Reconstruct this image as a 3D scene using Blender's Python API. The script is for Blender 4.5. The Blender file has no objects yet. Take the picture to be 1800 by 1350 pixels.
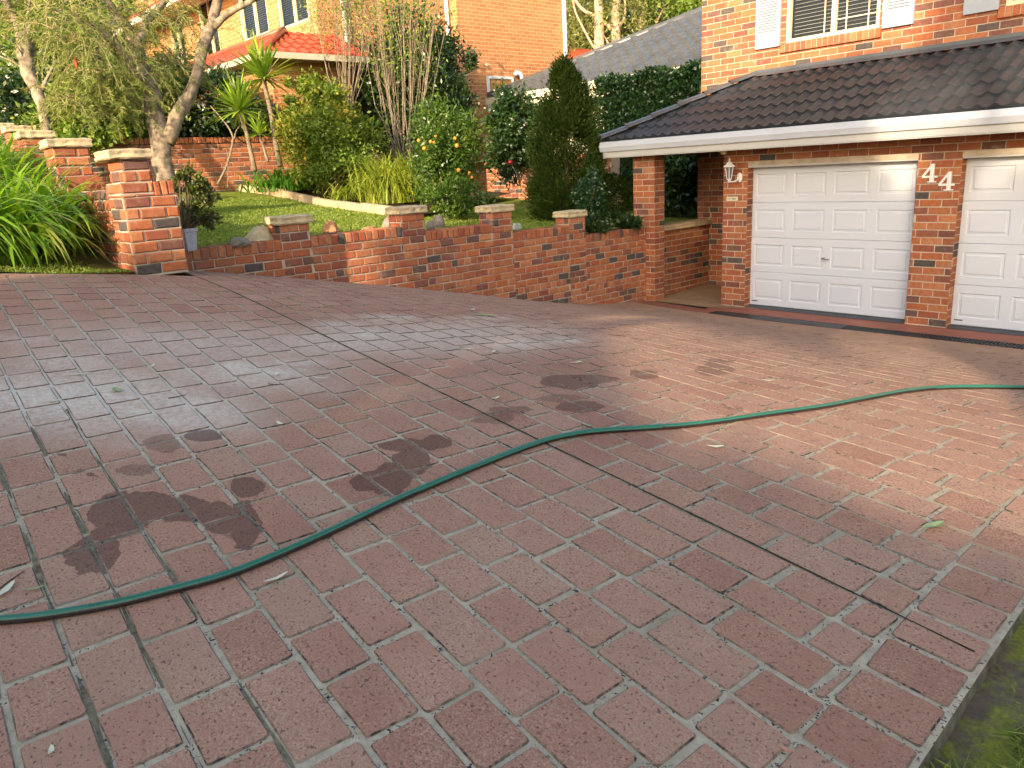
import bpy, math, random
import numpy as np
from mathutils import Vector
S = bpy.context.scene
COL = S.collection
rnd = random.Random(7)
npr = np.random.RandomState(11)

# ------------------------------------------------------------------ camera
FPX = 1349.567
RT = np.array([[0.6696317516, 0.7407361451, -0.0538820981],
               [0.1644985324, -0.2186730209, -0.9618328040],
               [-0.7242468848, 0.6352102591, -0.2682804067]])   # right, down, forward
from mathutils import Matrix
cd = bpy.data.cameras.new('camera'); cam = bpy.data.objects.new('camera', cd); COL.objects.link(cam)
m = Matrix.Identity(4)
for i in range(3):
    m[i][0] = RT[0][i]; m[i][1] = -RT[1][i]; m[i][2] = -RT[2][i]
cam.matrix_world = m
cd.sensor_width = 36.0; cd.lens = FPX / 1800 * 36
cd.clip_start = 0.05; cd.clip_end = 800
S.camera = cam
S.render.resolution_x = 1024; S.render.resolution_y = 768

# ------------------------------------------------------------------ light
SUN_EL = math.radians(17)
SDH = Vector((0.415, -0.91, 0)).normalized()
SDIR = Vector((SDH.x * math.cos(SUN_EL), SDH.y * math.cos(SUN_EL), math.sin(SUN_EL)))
W = bpy.data.worlds.new('World'); S.world = W; W.use_nodes = True
wn = W.node_tree.nodes; wl = W.node_tree.links
sky = wn.new('ShaderNodeTexSky'); sky.sky_type = 'NISHITA'; sky.sun_disc = False
sky.sun_elevation = SUN_EL; sky.sun_rotation = math.atan2(SDH.x, SDH.y)
sky.air_density = 1.0; sky.dust_density = 2.5; sky.ozone_density = 0.6
bg = wn['Background']; bg.inputs[1].default_value = 0.15
wb = wn.new('ShaderNodeMix'); wb.data_type = 'RGBA'; wb.blend_type = 'MULTIPLY'; wb.inputs[0].default_value = 1
wl.new(sky.outputs[0], wb.inputs[6]); wb.inputs[7].default_value = (1.03, 1.0, .94, 1)      # camera white balance
wl.new(wb.outputs[2], bg.inputs[0])
sd = bpy.data.lights.new('sun', 'SUN'); sd.energy = 3.2; sd.angle = math.radians(0.6); sd.color = (1.0, 0.79, 0.54)
so = bpy.data.objects.new('sun', sd); COL.objects.link(so)
so.rotation_euler = SDIR.to_track_quat('Z', 'Y').to_euler(); so.location = (4, -10, 12)
S.view_settings.view_transform = 'Standard'; S.view_settings.look = 'None'
S.view_settings.exposure = 1.70; S.view_settings.gamma = 1

# ------------------------------------------------------------------ helpers
def ray(x, y):
    return RT.T @ np.array([(x - 900) / FPX, (y - 675) / FPX, 1.0])
def at(x, y, ax, val):
    d = ray(x, y); return Vector(d * val / d[ax])
def PD(x, y, dep):
    return Vector(ray(x, y) * dep)
QS = [0.06346, 0.145, 1.85923, -0.4172, -0.62844, -0.02508]
CS = [-1.13628, -0.57221, -0.35009, -0.00994, 0.08455, 0.04847, -0.16383, 0.2822, -0.16111, -0.04786, 0.07173,
      0.01513, -0.03148, 0.00986, -0.00775, 0.02328, 0.00841, -0.06266, -0.01904, 0.046, 0.02897]
TM = [(i, j) for i in range(6) for j in range(6 - i)]
def zf(X, Y):
    X = min(max(X, -8.0), 0.4); Y = min(max(Y, -1.2), 9.15)
    x = (X + 3.5) / 3.5; y = (Y - 4) / 4
    return sum(k * x**i * y**j for k, (i, j) in zip(CS, TM))
def lz(X, Y):
    z = -.62 + .09 * (-7.6 - X) - .05 * (Y - 3)
    return z
def hit(x, y, f=zf, s0=.8, s1=40):
    d = ray(x, y); s = s0
    while s < s1:
        P = d * s
        if P[2] < f(P[0], P[1]): return Vector(P)
        s += .01
    return Vector(d * s1)

class MB:
    def __init__(s): s.v = []; s.f = []; s.r = []; s.mi = []; s.uv = None
    def vert(s, p): s.v.append((p[0], p[1], p[2])); return len(s.v) - 1
    def face(s, idx, r=0.5, mi=0): s.f.append(tuple(idx)); s.r.append(r); s.mi.append(mi)
    def poly(s, pts, r=.5, mi=0):
        n = len(s.v); s.v += [tuple(p) for p in pts]; s.face(range(n, n + len(pts)), r, mi)
    def box(s, x0, x1, y0, y1, z0, z1, r=.5, mi=0):
        n = len(s.v)
        s.v += [(x, y, z) for z in (z0, z1) for x, y in ((x0, y0), (x1, y0), (x1, y1), (x0, y1))]
        for q in ((0, 3, 2, 1), (4, 5, 6, 7), (0, 1, 5, 4), (1, 2, 6, 5), (2, 3, 7, 6), (3, 0, 4, 7)):
            s.face([n + k for k in q], r, mi)
    def cbox(s, x0, x1, y0, y1, z0, z1, c=.006, r=.5, mi=0, jit=0.):
        # chamfered box (24 verts)
        n = len(s.v); idx = {}
        xs = (x0, x1); ys = (y0, y1); zs = (z0, z1)
        for i in (0, 1):
            for j in (0, 1):
                for k in (0, 1):
                    jx, jy, jz = [(rnd.random() - .5) * jit for _ in range(3)]
                    X, Y, Z = xs[i] + jx, ys[j] + jy, zs[k] + jz
                    sx, sy, sz = (1 - 2 * i) * c, (1 - 2 * j) * c, (1 - 2 * k) * c
                    idx[i, j, k, 0] = s.vert((X, Y + sy, Z + sz))
                    idx[i, j, k, 1] = s.vert((X + sx, Y, Z + sz))
                    idx[i, j, k, 2] = s.vert((X + sx, Y + sy, Z))
        F = lambda *a: s.face([idx[t] for t in a], r, mi)
        F((0,0,0,0),(0,0,1,0),(0,1,1,0),(0,1,0,0)); F((1,0,0,0),(1,1,0,0),(1,1,1,0),(1,0,1,0))
        F((0,0,0,1),(1,0,0,1),(1,0,1,1),(0,0,1,1)); F((0,1,0,1),(0,1,1,1),(1,1,1,1),(1,1,0,1))
        F((0,0,0,2),(0,1,0,2),(1,1,0,2),(1,0,0,2)); F((0,0,1,2),(1,0,1,2),(1,1,1,2),(0,1,1,2))
        for k in (0, 1):
            for (i, j) in ((0,0),(1,0),(0,1),(1,1)):
                pass
        for i in (0, 1):
            for j in (0, 1):
                F((i,j,0,0),(i,j,0,1),(i,j,1,1),(i,j,1,0))
        for i in (0, 1):
            for k in (0, 1):
                F((i,0,k,0),(i,0,k,2),(i,1,k,2),(i,1,k,0))
        for j in (0, 1):
            for k in (0, 1):
                F((0,j,k,1),(0,j,k,2),(1,j,k,2),(1,j,k,1))
        for i in (0, 1):
            for j in (0, 1):
                for k in (0, 1):
                    F((i,j,k,0),(i,j,k,1),(i,j,k,2))
    def tube(s, path, rad, n=8, r=.5, mi=0, cap=True, bump=0.):
        path = [Vector(p) for p in path]
        if not hasattr(rad, '__len__'): rad = [rad] * len(path)
        prev = None; rings = []
        up = Vector((0.13, 0.21, 1)).normalized()
        for i, p in enumerate(path):
            t = (path[min(i + 1, len(path) - 1)] - path[max(i - 1, 0)])
            if t.length < 1e-9: t = Vector((0, 0, 1))
            t.normalize()
            if prev is None:
                a = t.cross(up)
                if a.length < .1: a = t.cross(Vector((1, 0, 0)))
                a.normalize()
            else:
                a = (prev - t * prev.dot(t))
                a.normalize()
            b = t.cross(a); prev = a
            ring = []
            for k in range(n):
                th = 2 * math.pi * k / n
                rr = rad[i] * (1 + (rnd.random() - .5) * bump)
                ring.append(s.vert(p + (a * math.cos(th) + b * math.sin(th)) * rr))
            rings.append(ring)
        for i in range(len(rings) - 1):
            for k in range(n):
                s.face((rings[i][k], rings[i][(k + 1) % n], rings[i + 1][(k + 1) % n], rings[i + 1][k]), r, mi)
        if cap and n > 2:
            s.face(rings[0][::-1], r, mi); s.face(rings[-1], r, mi)
    def lathe(s, prof, c, n=16, r=.5, mi=0, ax=None, phase=0.):
        rings = []
        for (rr, z) in prof:
            rings.append([s.vert((c[0] + rr * math.cos(2 * math.pi * k / n + phase), c[1] + rr * math.sin(2 * math.pi * k / n + phase), c[2] + z)) for k in range(n)])
        for i in range(len(rings) - 1):
            for k in range(n):
                s.face((rings[i][k], rings[i][(k + 1) % n], rings[i + 1][(k + 1) % n], rings[i + 1][k]), r, mi)
        s.face(rings[0][::-1], r, mi); s.face(rings[-1], r, mi)

def link_mesh(name, me, parent=None, loc=None):
    o = bpy.data.objects.new(name, me); COL.objects.link(o)
    if parent is not None:
        o.parent = parent; o.matrix_parent_inverse = Matrix.Translation(-Vector(parent.location))
    return o
def obj(name, mb, mats, parent=None, smooth=False):
    me = bpy.data.meshes.new(name)
    me.from_pydata(mb.v, [], mb.f)
    if not isinstance(mats, (list, tuple)): mats = [mats]
    for m_ in mats: me.materials.append(m_)
    if len(mats) > 1: me.polygons.foreach_set('material_index', mb.mi)
    a = me.attributes.new('rnd', 'FLOAT', 'FACE'); a.data.foreach_set('value', mb.r)
    if smooth: me.polygons.foreach_set('use_smooth', [True] * len(mb.f))
    me.update()
    return link_mesh(name, me, parent)
def tag(o, label=None, cat=None, group=None, kind=None):
    if label: o['label'] = label
    if cat: o['category'] = cat
    if group: o['group'] = group
    if kind: o['kind'] = kind
    return o
def thing(name, label, cat, loc, group=None):
    o = bpy.data.objects.new(name, None); COL.objects.link(o); o.location = loc
    o.empty_display_size = .1
    return tag(o, label, cat, group)
def struct(name, mb, mats, smooth=False, kind='structure'):
    return tag(obj(name, mb, mats, None, smooth), kind=kind)

def quads_obj(name, V, mat, parent=None, R=None, nv=4):
    """V: (N,nv,3) array -> one mesh of N polygons"""
    N = V.shape[0]
    me = bpy.data.meshes.new(name)
    me.vertices.add(N * nv); me.vertices.foreach_set('co', V.reshape(-1).astype(np.float32))
    me.loops.add(N * nv); me.loops.foreach_set('vertex_index', np.arange(N * nv, dtype=np.int32))
    me.polygons.add(N); me.polygons.foreach_set('loop_start', np.arange(0, N * nv, nv, dtype=np.int32))
    me.polygons.foreach_set('loop_total', np.full(N, nv, dtype=np.int32))
    me.materials.append(mat)
    a = me.attributes.new('rnd', 'FLOAT', 'FACE')
    a.data.foreach_set('value', (npr.rand(N) if R is None else R).astype(np.float32))
    me.update(calc_edges=True); me.validate()
    return link_mesh(name, me, parent)
def unit(a): return a / np.maximum(np.linalg.norm(a, axis=-1, keepdims=True), 1e-9)
def leaf_verts(P, D, L, Wd, fold=.25):
    """rhombic leaves: base P, direction D, length L, width Wd (arrays)"""
    N = len(P); D = unit(D)
    rv = unit(npr.randn(N, 3)); Sd = unit(np.cross(D, rv))
    L = np.broadcast_to(np.asarray(L, float), (N,))[:, None]; Wd = np.broadcast_to(np.asarray(Wd, float), (N,))[:, None]
    nrm = np.cross(D, Sd)
    mid = P + D * L * .45 - nrm * L * fold * .15
    return np.stack([P, mid + Sd * Wd * .5, P + D * L, mid - Sd * Wd * .5], 1)
def blob(center, radii, n, clumps=30, spread=.28, shell=.55, flat=0.):
    """points of an uneven crown: clumps spread through an ellipsoid"""
    u = unit(npr.randn(clumps, 3)); rr = (shell + (1 - shell) * npr.rand(clumps))[:, None] * (0.82 + .22 * npr.rand(clumps))[:, None]
    cc = u * rr
    idx = npr.randint(0, clumps, n)
    cs = (.5 + npr.rand(clumps))
    P = cc[idx] + npr.randn(n, 3) * spread * .45 * cs[idx][:, None]
    out = unit(P)
    return np.array(center) + P * np.array(radii), out, idx

# ------------------------------------------------------------------ materials
def mat(name):
    m_ = bpy.data.materials.new(name); m_.use_nodes = True
    return m_, m_.node_tree.nodes, m_.node_tree.links, m_.node_tree.nodes['Principled BSDF']
def N_(n, t, **k):
    x = n.new(t)
    for a, b in k.items(): setattr(x, a, b)
    return x
def ramp(n, l, src, stops, interp='LINEAR'):
    r = n.new('ShaderNodeValToRGB'); r.color_ramp.interpolation = interp
    e = r.color_ramp.elements
    while len(e) < len(stops): e.new(0.5)
    for el, (p, c) in zip(e, stops): el.position = p; el.color = (*c, 1)
    l.new(src, r.inputs[0]); return r
def noise(n, l, vec, scale, detail=4, rough=.6, dim=None):
    x = n.new('ShaderNodeTexNoise'); x.inputs['Scale'].default_value = scale
    x.inputs['Detail'].default_value = detail; x.inputs['Roughness'].default_value = rough
    if vec is not None: l.new(vec, x.inputs['Vector'])
    return x
def mixc(n, l, fac, a, b, mode='MIX'):
    x = n.new('ShaderNodeMix'); x.data_type = 'RGBA'; x.blend_type = mode
    for inp, v in ((x.inputs[0], fac), (x.inputs[6], a), (x.inputs[7], b)):
        if isinstance(v, (int, float)): inp.default_value = v
        elif isinstance(v, tuple): inp.default_value = (*v, 1)
        else: l.new(v, inp)
    return x.outputs[2]
def math_(n, l, op, a, b=None, c=None, clamp=False):
    x = n.new('ShaderNodeMath'); x.operation = op; x.use_clamp = clamp
    for i, v in enumerate((a, b, c)):
        if v is None: continue
        if isinstance(v, (int, float)): x.inputs[i].default_value = v
        else: l.new(v, x.inputs[i])
    return x.outputs[0]
def bump(n, l, h, bs, st=.3, dist=.01):
    b = n.new('ShaderNodeBump'); b.inputs['Strength'].default_value = st; b.inputs['Distance'].default_value = dist
    l.new(h, b.inputs['Height']); l.new(b.outputs[0], bs.inputs['Normal']); return b
def plain(name, c, rough=.6, var=.12, scale=6., spec=.4, bst=.1, metal=0.):
    m_, n, l, bs = mat(name)
    g = n.new('ShaderNodeNewGeometry')
    x = noise(n, l, g.outputs['Position'], scale, 5)
    lo = tuple(k * (1 - var) for k in c); hi = tuple(min(1, k * (1 + var)) for k in c)
    r = ramp(n, l, x.outputs[0], [(.3, lo), (.7, hi)])
    l.new(r.outputs[0], bs.inputs['Base Color']); bs.inputs['Roughness'].default_value = rough
    bs.inputs['Specular IOR Level'].default_value = spec; bs.inputs['Metallic'].default_value = metal
    if bst: bump(n, l, noise(n, l, g.outputs['Position'], scale * 12, 4).outputs[0], bs, bst, .004)
    return m_
def brick_mat(name, stops, dirt=.25):
    m_, n, l, bs = mat(name)
    at_ = N_(n, 'ShaderNodeAttribute', attribute_name='rnd')
    g = n.new('ShaderNodeNewGeometry')
    r = ramp(n, l, at_.outputs['Fac'], stops, 'LINEAR')
    n1 = noise(n, l, g.outputs['Position'], 22, 6, .7)
    c = mixc(n, l, ramp(n, l, n1.outputs[0], [(.35, (0, 0, 0)), (.75, (1, 1, 1))]).outputs[0], r.outputs[0], mixc(n, l, 1.0, r.outputs[0], (.62, .6, .62), 'MULTIPLY'))
    n3 = noise(n, l, g.outputs['Position'], 1.3, 4, .6)
    c = mixc(n, l, ramp(n, l, n3.outputs[0], [(.5, (0, 0, 0)), (.85, (dirt, dirt, dirt))]).outputs[0], c, (.30, .17, .10))
    # pinholes and burnt specks
    v = n.new('ShaderNodeTexVoronoi'); v.inputs['Scale'].default_value = 26; l.new(g.outputs['Position'], v.inputs['Vector'])
    sp = ramp(n, l, v.outputs['Distance'], [(.10, (1, 1, 1)), (.17, (0, 0, 0))])
    n2 = noise(n, l, g.outputs['Position'], 7, 2)
    spm = math_(n, l, 'MULTIPLY', sp.outputs[0], ramp(n, l, n2.outputs[0], [(.55, (0, 0, 0)), (.62, (1, 1, 1))]).outputs[0])
    c = mixc(n, l, spm, c, (.035, .02, .018))
    n5 = noise(n, l, g.outputs['Position'], 5, 6, .75)
    c = mixc(n, l, ramp(n, l, n5.outputs[0], [(.55, (0, 0, 0)), (.74, (.5, .5, .5))]).outputs[0], c, (.38, .28, .21))
    l.new(c, bs.inputs['Base Color']); bs.inputs['Roughness'].default_value = .82; bs.inputs['Specular IOR Level'].default_value = .25
    h = math_(n, l, 'SUBTRACT', noise(n, l, g.outputs['Position'], 60, 5, .7).outputs[0], spm)
    bump(n, l, h, bs, .45, .006)
    return m_
BR = [(0, (.44, .145, .055)), (.2, (.36, .108, .050)), (.38, (.48, .195, .088)), (.55, (.29, .086, .048)), (.7, (.41, .150, .066)), (.84, (.22, .078, .056)), (.925, (.16, .085, .066)), (.95, (.10, .080, .072)), (1, (.08, .070, .066))]
M_brick = brick_mat('clinker_brick', BR)
M_brickp = brick_mat('garage_brick', [(p, tuple(k * .88 for k in c)) for p, c in BR], .1)
def mortar_mat(name, c):
    return plain(name, c, .95, .18, 9, .15, .5)
M_mortar = mortar_mat('mortar', (.42, .35, .275))
M_white = plain('white_paint', (.66, .66, .67), .42, .03, 3, .45, .02)
M_door = plain('door_enamel', (.50, .53, .60), .38, .03, 1.2, .5, .03)
M_gutter = plain('gutter_paint', (.40, .42, .47), .4, .05, 2, .5, .02)
M_soffit = plain('soffit_paint', (.42, .41, .40), .7, .05, 3, .3, .02)
M_cream = plain('cream_frame', (.62, .54, .36), .5, .05, 3, .4, .02)
M_dark = plain('dark_void', (.012, .012, .013), .8, .2, 3, .2, 0)
M_grate = plain('drain_steel', (.025, .025, .028), .5, .3, 20, .5, .2)
M_sealshade = plain('threshold_grey', (.07, .075, .085), .7, .15, 8, .3, .1)
M_black = plain('black_plastic', (.01, .01, .01), .4, .1, 8, .5, 0)
M_steel = plain('handle_metal', (.45, .45, .44), .3, .1, 20, .5, 0, .9)
M_sand = plain('sandstone', (.47, .38, .235), .9, .22, 14, .2, .9)
M_sandb = plain('edging_stone', (.42, .32, .20), .9, .2, 10, .2, .7)
M_rock = plain('grey_rock', (.24, .20, .16), .9, .35, 16, .2, 1.)
M_rocko = plain('orange_rock', (.36, .18, .09), .9, .3, 16, .2, 1.)
M_pot = plain('pot_concrete', (.42, .43, .47), .85, .22, 30, .25, .8)
M_fence = plain('fence_timber', (.42, .37, .27), .85, .2, 5, .2, .3)
M_render = plain('cream_render', (.40, .37, .30), .9, .1, 3, .2, .3)
M_bark = plain('bark', (.22, .175, .125), .95, .75, 11, .1, 1.)
M_barkd = plain('bark_dark', (.10, .075, .05), .95, .45, 14, .15, 1.)
M_twig = plain('twig', (.25, .19, .12), .9, .3, 12, .2, .3)
M_stem = plain('cane_stem', (.19, .15, .105), .9, .3, 25, .2, .5)
M_glass, n, l, bs = mat('window_glass')
bs.inputs['Base Color'].default_value = (.03, .035, .04, 1); bs.inputs['Roughness'].default_value = .05; bs.inputs['Specular IOR Level'].default_value = .8
M_gold, n, l, bs = mat('lamp_glass')
bs.inputs['Base Color'].default_value = (.12, .13, .13, 1); bs.inputs['Roughness'].default_value = .1

def leaf_mat(name, cols, trans=.3, rough=.5, spec=.35):
    m_, n, l, bs = mat(name)
    a = N_(n, 'ShaderNodeAttribute', attribute_name='rnd')
    k = len(cols); r = ramp(n, l, a.outputs['Fac'], [(i / max(1, k - 1), c) for i, c in enumerate(cols)])
    l.new(r.outputs[0], bs.inputs['Base Color']); bs.inputs['Roughness'].default_value = rough
    bs.inputs['Specular IOR Level'].default_value = spec
    t = n.new('ShaderNodeBsdfTranslucent')
    tc = mixc(n, l, 1.0, r.outputs[0], (1.3, 1.35, .55), 'MULTIPLY'); l.new(tc, t.inputs[0])
    mx = n.new('ShaderNodeMixShader'); mx.inputs[0].default_value = trans
    l.new(bs.outputs[0], mx.inputs[1]); l.new(t.outputs[0], mx.inputs[2])
    l.new(mx.outputs[0], n['Material Output'].inputs[0])
    return m_
L_strap = leaf_mat('strappy_leaf', [(.11, .24, .018), (.20, .38, .03), (.31, .47, .045), (.40, .40, .10)], .45, .35, .5)
L_strapd = leaf_mat('dark_strappy_leaf', [(.03, .11, .012), (.07, .20, .018), (.13, .28, .03)], .3, .35, .5)
L_strapy = leaf_mat('yellow_strappy_leaf', [(.15, .22, .025), (.28, .34, .035), (.40, .42, .06)], .4, .4, .4)
L_bottle = leaf_mat('bottlebrush_leaf', [(.07, .13, .02), (.15, .22, .035), (.26, .30, .06), (.36, .29, .10)], .3)
L_dark = leaf_mat('dark_glossy_leaf', [(.012, .035, .008), (.025, .055, .012), (.05, .085, .02)], .15, .3, .6)
L_hedge = leaf_mat('hedge_leaf', [(.012, .04, .012), (.025, .07, .02), (.045, .10, .03)], .15, .3, .6)
L_green = leaf_mat('green_leaf', [(.06, .12, .015), (.13, .21, .025), (.24, .29, .04)], .3)
L_yel = leaf_mat('golden_leaf', [(.06, .11, .015), (.12, .19, .02), (.22, .26, .03), (.36, .27, .04)], .35)
L_citrus = leaf_mat('citrus_leaf', [(.025, .065, .008), (.055, .11, .012), (.12, .17, .02)], .25, .35, .5)
L_conif = leaf_mat('conifer_leaf', [(.018, .042, .006), (.035, .065, .008), (.06, .085, .010)], .15, .7, .2)
L_gum = leaf_mat('gum_leaf', [(.08, .11, .03), (.16, .18, .05), (.30, .29, .10)], .3)
L_jade = leaf_mat('jade_leaf', [(.03, .06, .012), (.06, .09, .018), (.16, .14, .03)], .15, .35, .5)
L_dry = leaf_mat('dry_leaf', [(.62, .62, .52), (.55, .56, .45), (.70, .69, .60)], .1, .6, .3)
L_grass = leaf_mat('grass_blade', [(.09, .16, .02), (.18, .26, .03), (.32, .34, .08)], .35)
L_palm = leaf_mat('dracaena_leaf', [(.12, .20, .02), (.20, .32, .03), (.30, .42, .05)], .3, .35, .5)
L_red = leaf_mat('flower_red', [(.5, .02, .02), (.6, .05, .02)], .2)

# ------------------------------------------------------------------ ground, driveway
CU, SU = math.cos(QS[0]), math.sin(QS[0]); PV = QS[1]; V0 = QS[2]
def XY(u, v): return (u * CU + v * SU, -u * SU + v * CU)
def edge_x(Y): return -0.417 - 0.025 * Y          # outer edge of the slab
def sold_x(Y): return -0.628 - 0.025 * Y          # joint inside the border course
XL = -7.40
def left_x(Y):
    return XL if Y > 2.29 else -6.46

def blob_mask(n, l, pos, spots, soft0, soft1):
    """soft union of ellipses given as (centre, covector1, covector2)"""
    out = None
    for c, g1, g2, wt in spots:
        qs = []
        for g in (g1, g2):
            d = n.new('ShaderNodeVectorMath'); d.operation = 'DOT_PRODUCT'; l.new(pos, d.inputs[0]); d.inputs[1].default_value = (g[0], g[1], 0)
            a = math_(n, l, 'SUBTRACT', d.outputs['Value'], g[0] * c[0] + g[1] * c[1])
            qs.append(math_(n, l, 'MULTIPLY', a, a))
        q = math_(n, l, 'SQRT', math_(n, l, 'ADD', qs[0], qs[1]))
        x = n.new('ShaderNodeMapRange'); x.interpolation_type = 'SMOOTHSTEP'; l.new(q, x.inputs[0])
        x.inputs[1].default_value = soft1; x.inputs[2].default_value = soft0; x.inputs[3].default_value = 0; x.inputs[4].default_value = wt
        out = x.outputs[0] if out is None else math_(n, l, 'MAXIMUM', out, x.outputs[0])
    return out
def px_spots(L):
    R = []
    for (x, y, rx, ry, *w) in L:
        c = hit(x, y); a = hit(x + rx, y) - c; b = hit(x, y + ry) - c
        M2 = np.linalg.inv(np.array([[a.x, b.x], [a.y, b.y]]))
        R.append((c, tuple(M2[0]), tuple(M2[1]), w[0] if w else 1.0))
    return R
WET = px_spots([(165, 975, 44, 46), (210, 905, 60, 48), (262, 890, 42, 22), (330, 900, 44, 26), (385, 915, 34, 30), (430, 925, 26, 46),
                (435, 862, 34, 18), (360, 768, 34, 12), (290, 785, 34, 14, .6), (240, 828, 34, 13, .6),
                (650, 850, 34, 18), (690, 838, 40, 26), (725, 815, 34, 26), (720, 785, 52, 13), (770, 778, 26, 14), (680, 862, 22, 14),
                (870, 738, 40, 10, .6), (900, 722, 36, 8, .8), (1000, 672, 54, 13), (1045, 668, 44, 8, .8), (1020, 718, 40, 9, .9), (985, 703, 40, 8, .5),
                (1132, 660, 26, 9, .8), (1255, 650, 34, 13, .7), (1265, 636, 28, 4, .6), (1290, 718, 12, 4, .5), (848, 738, 22, 6, .4),
                (112, 803, 8, 4), (137, 831, 8, 4), (166, 839, 9, 4), (420, 942, 30, 16, .5)])
GREY = px_spots([(350, 610, 360, 60, .6), (780, 590, 260, 44, .7), (150, 700, 290, 80, .95), (330, 730, 150, 50, .85), (620, 600, 200, 34, .75), (430, 660, 170, 40, .8), (60, 700, 150, 42), (180, 690, 120, 34), (250, 730, 70, 28), (330, 712, 80, 24), (300, 745, 40, 18), (420, 650, 70, 20), (470, 655, 90, 16),
                 (520, 640, 80, 12, .8), (120, 640, 130, 34, .7), (50, 600, 90, 16, .5), (600, 575, 70, 12, .7), (645, 590, 54, 16), (690, 560, 60, 9, .7), (800, 575, 80, 12, .6),
                 (905, 605, 76, 14, .9), (990, 600, 50, 9, .8), (850, 560, 60, 7, .6), (700, 615, 60, 16, .6), (600, 620, 60, 16, .5), (760, 590, 60, 14, .5), (560, 680, 70, 24, .4), (230, 780, 60, 20, .4)])

def paver_mat(name, top):
    m_, n, l, bs = mat(name)
    g = n.new('ShaderNodeNewGeometry'); pos = g.outputs['Position']
    at_ = N_(n, 'ShaderNodeAttribute', attribute_name='rnd')
    nd = noise(n, l, pos, 9, 3, .6)
    ds = n.new('ShaderNodeVectorMath'); ds.operation = 'MULTIPLY_ADD'; l.new(nd.outputs['Color'], ds.inputs[0])
    ds.inputs[1].default_value = (.10, .10, 0); l.new(pos, ds.inputs[2])
    ds2 = n.new('ShaderNodeVectorMath'); ds2.operation = 'ADD'; l.new(ds.outputs[0], ds2.inputs[0]); ds2.inputs[1].default_value = (-.05, -.05, 0)
    fine = noise(n, l, pos, 150, 4, .75); med = noise(n, l, pos, 26, 6, .75); big = noise(n, l, pos, 1.7, 3, .6)
    if top:
        base = ramp(n, l, at_.outputs['Fac'], [(0, (.270, .130, .094)), (.35, (.318, .160, .116)), (.7, (.350, .188, .138)), (1, (.340, .204, .152))]).outputs[0]
        base = mixc(n, l, ramp(n, l, big.outputs[0], [(.35, (0, 0, 0)), (.7, (.5, .5, .5))]).outputs[0], base, (.33, .19, .13))
        sp = ramp(n, l, fine.outputs[0], [(.46, (0, 0, 0)), (.60, (.9, .9, .9))])
        wear = ramp(n, l, noise(n, l, pos, 3.2, 5, .65).outputs[0], [(.38, (.2, .2, .2)), (.66, (1, 1, 1))])
        c = mixc(n, l, math_(n, l, 'MULTIPLY', sp.outputs[0], wear.outputs[0]), base, (.44, .31, .22))
        c = mixc(n, l, ramp(n, l, med.outputs[0], [(.52, (0, 0, 0)), (.8, (.55, .55, .55))]).outputs[0], c, (.19, .095, .075))
        # nearer the garage the paint has worn to a sandy film
        s = n.new('ShaderNodeSeparateXYZ'); l.new(pos, s.inputs[0])
        fy = n.new('ShaderNodeMapRange'); l.new(s.outputs['Y'], fy.inputs[0]); fy.inputs[1].default_value = 3.0; fy.inputs[2].default_value = 6.0; fy.inputs[3].default_value = 0; fy.inputs[4].default_value = .95
        fn_ = ramp(n, l, noise(n, l, pos, 2.0, 6, .7).outputs[0], [(.3, (.45, .45, .45)), (.65, (1, 1, 1))])
        c = mixc(n, l, math_(n, l, 'MULTIPLY', fy.outputs[0], fn_.outputs[0]), c, mixc(n, l, sp.outputs[0], (.33, .195, .125), (.46, .32, .22)))
        dk = ramp(n, l, noise(n, l, pos, 120, 2, .5).outputs[0], [(.60, (0, 0, 0)), (.68, (.8, .8, .8))])
        c = mixc(n, l, dk.outputs[0], c, (.09, .055, .05))
    else:
        c = ramp(n, l, med.outputs[0], [(.3, (.30, .26, .195)), (.7, (.49, .43, .33))]).outputs[0]
        c = mixc(n, l, ramp(n, l, noise(n, l, pos, 1.1, 3).outputs[0], [(.5, (0, 0, 0)), (.7, (.5, .5, .5))]).outputs[0], c, (.17, .15, .10))
        v = n.new('ShaderNodeTexVoronoi'); v.inputs['Scale'].default_value = 85; v.inputs['Randomness'].default_value = 1.0
        nv = noise(n, l, pos, 60, 2); dv = n.new('ShaderNodeVectorMath'); dv.operation = 'MULTIPLY_ADD'; l.new(nv.outputs['Color'], dv.inputs[0]); dv.inputs[1].default_value = (.035, .035, .0); l.new(pos, dv.inputs[2]); l.new(dv.outputs[0], v.inputs['Vector'])
        ch = ramp(n, l, v.outputs['Distance'], [(.24, (1, 1, 1)), (.34, (0, 0, 0))])
        den = ramp(n, l, noise(n, l, pos, 12, 3).outputs[0], [(.44, (0, 0, 0)), (.54, (1, 1, 1))])
        c = mixc(n, l, math_(n, l, 'MULTIPLY', ch.outputs[0], den.outputs[0]), c, (.035, .036, .045))
        # towards the garage the joints are worn away and sanded over
        s = n.new('ShaderNodeSeparateXYZ'); l.new(pos, s.inputs[0])
        fy = n.new('ShaderNodeMapRange'); l.new(s.outputs['Y'], fy.inputs[0]); fy.inputs[1].default_value = 2.8; fy.inputs[2].default_value = 5.6; fy.inputs[3].default_value = 0; fy.inputs[4].default_value = .9
        sand = ramp(n, l, noise(n, l, pos, 2.5, 6, .65).outputs[0], [(.3, (.30, .165, .105)), (.55, (.34, .20, .13)), (.8, (.40, .26, .18))]).outputs[0]
        sand = mixc(n, l, ramp(n, l, fine.outputs[0], [(.5, (0, 0, 0)), (.66, (.6, .6, .6))]).outputs[0], sand, (.40, .26, .17))
        c = mixc(n, l, fy.outputs[0], c, sand)
    gm = blob_mask(n, l, ds2.outputs[0], GREY, .1, 1.5)
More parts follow.
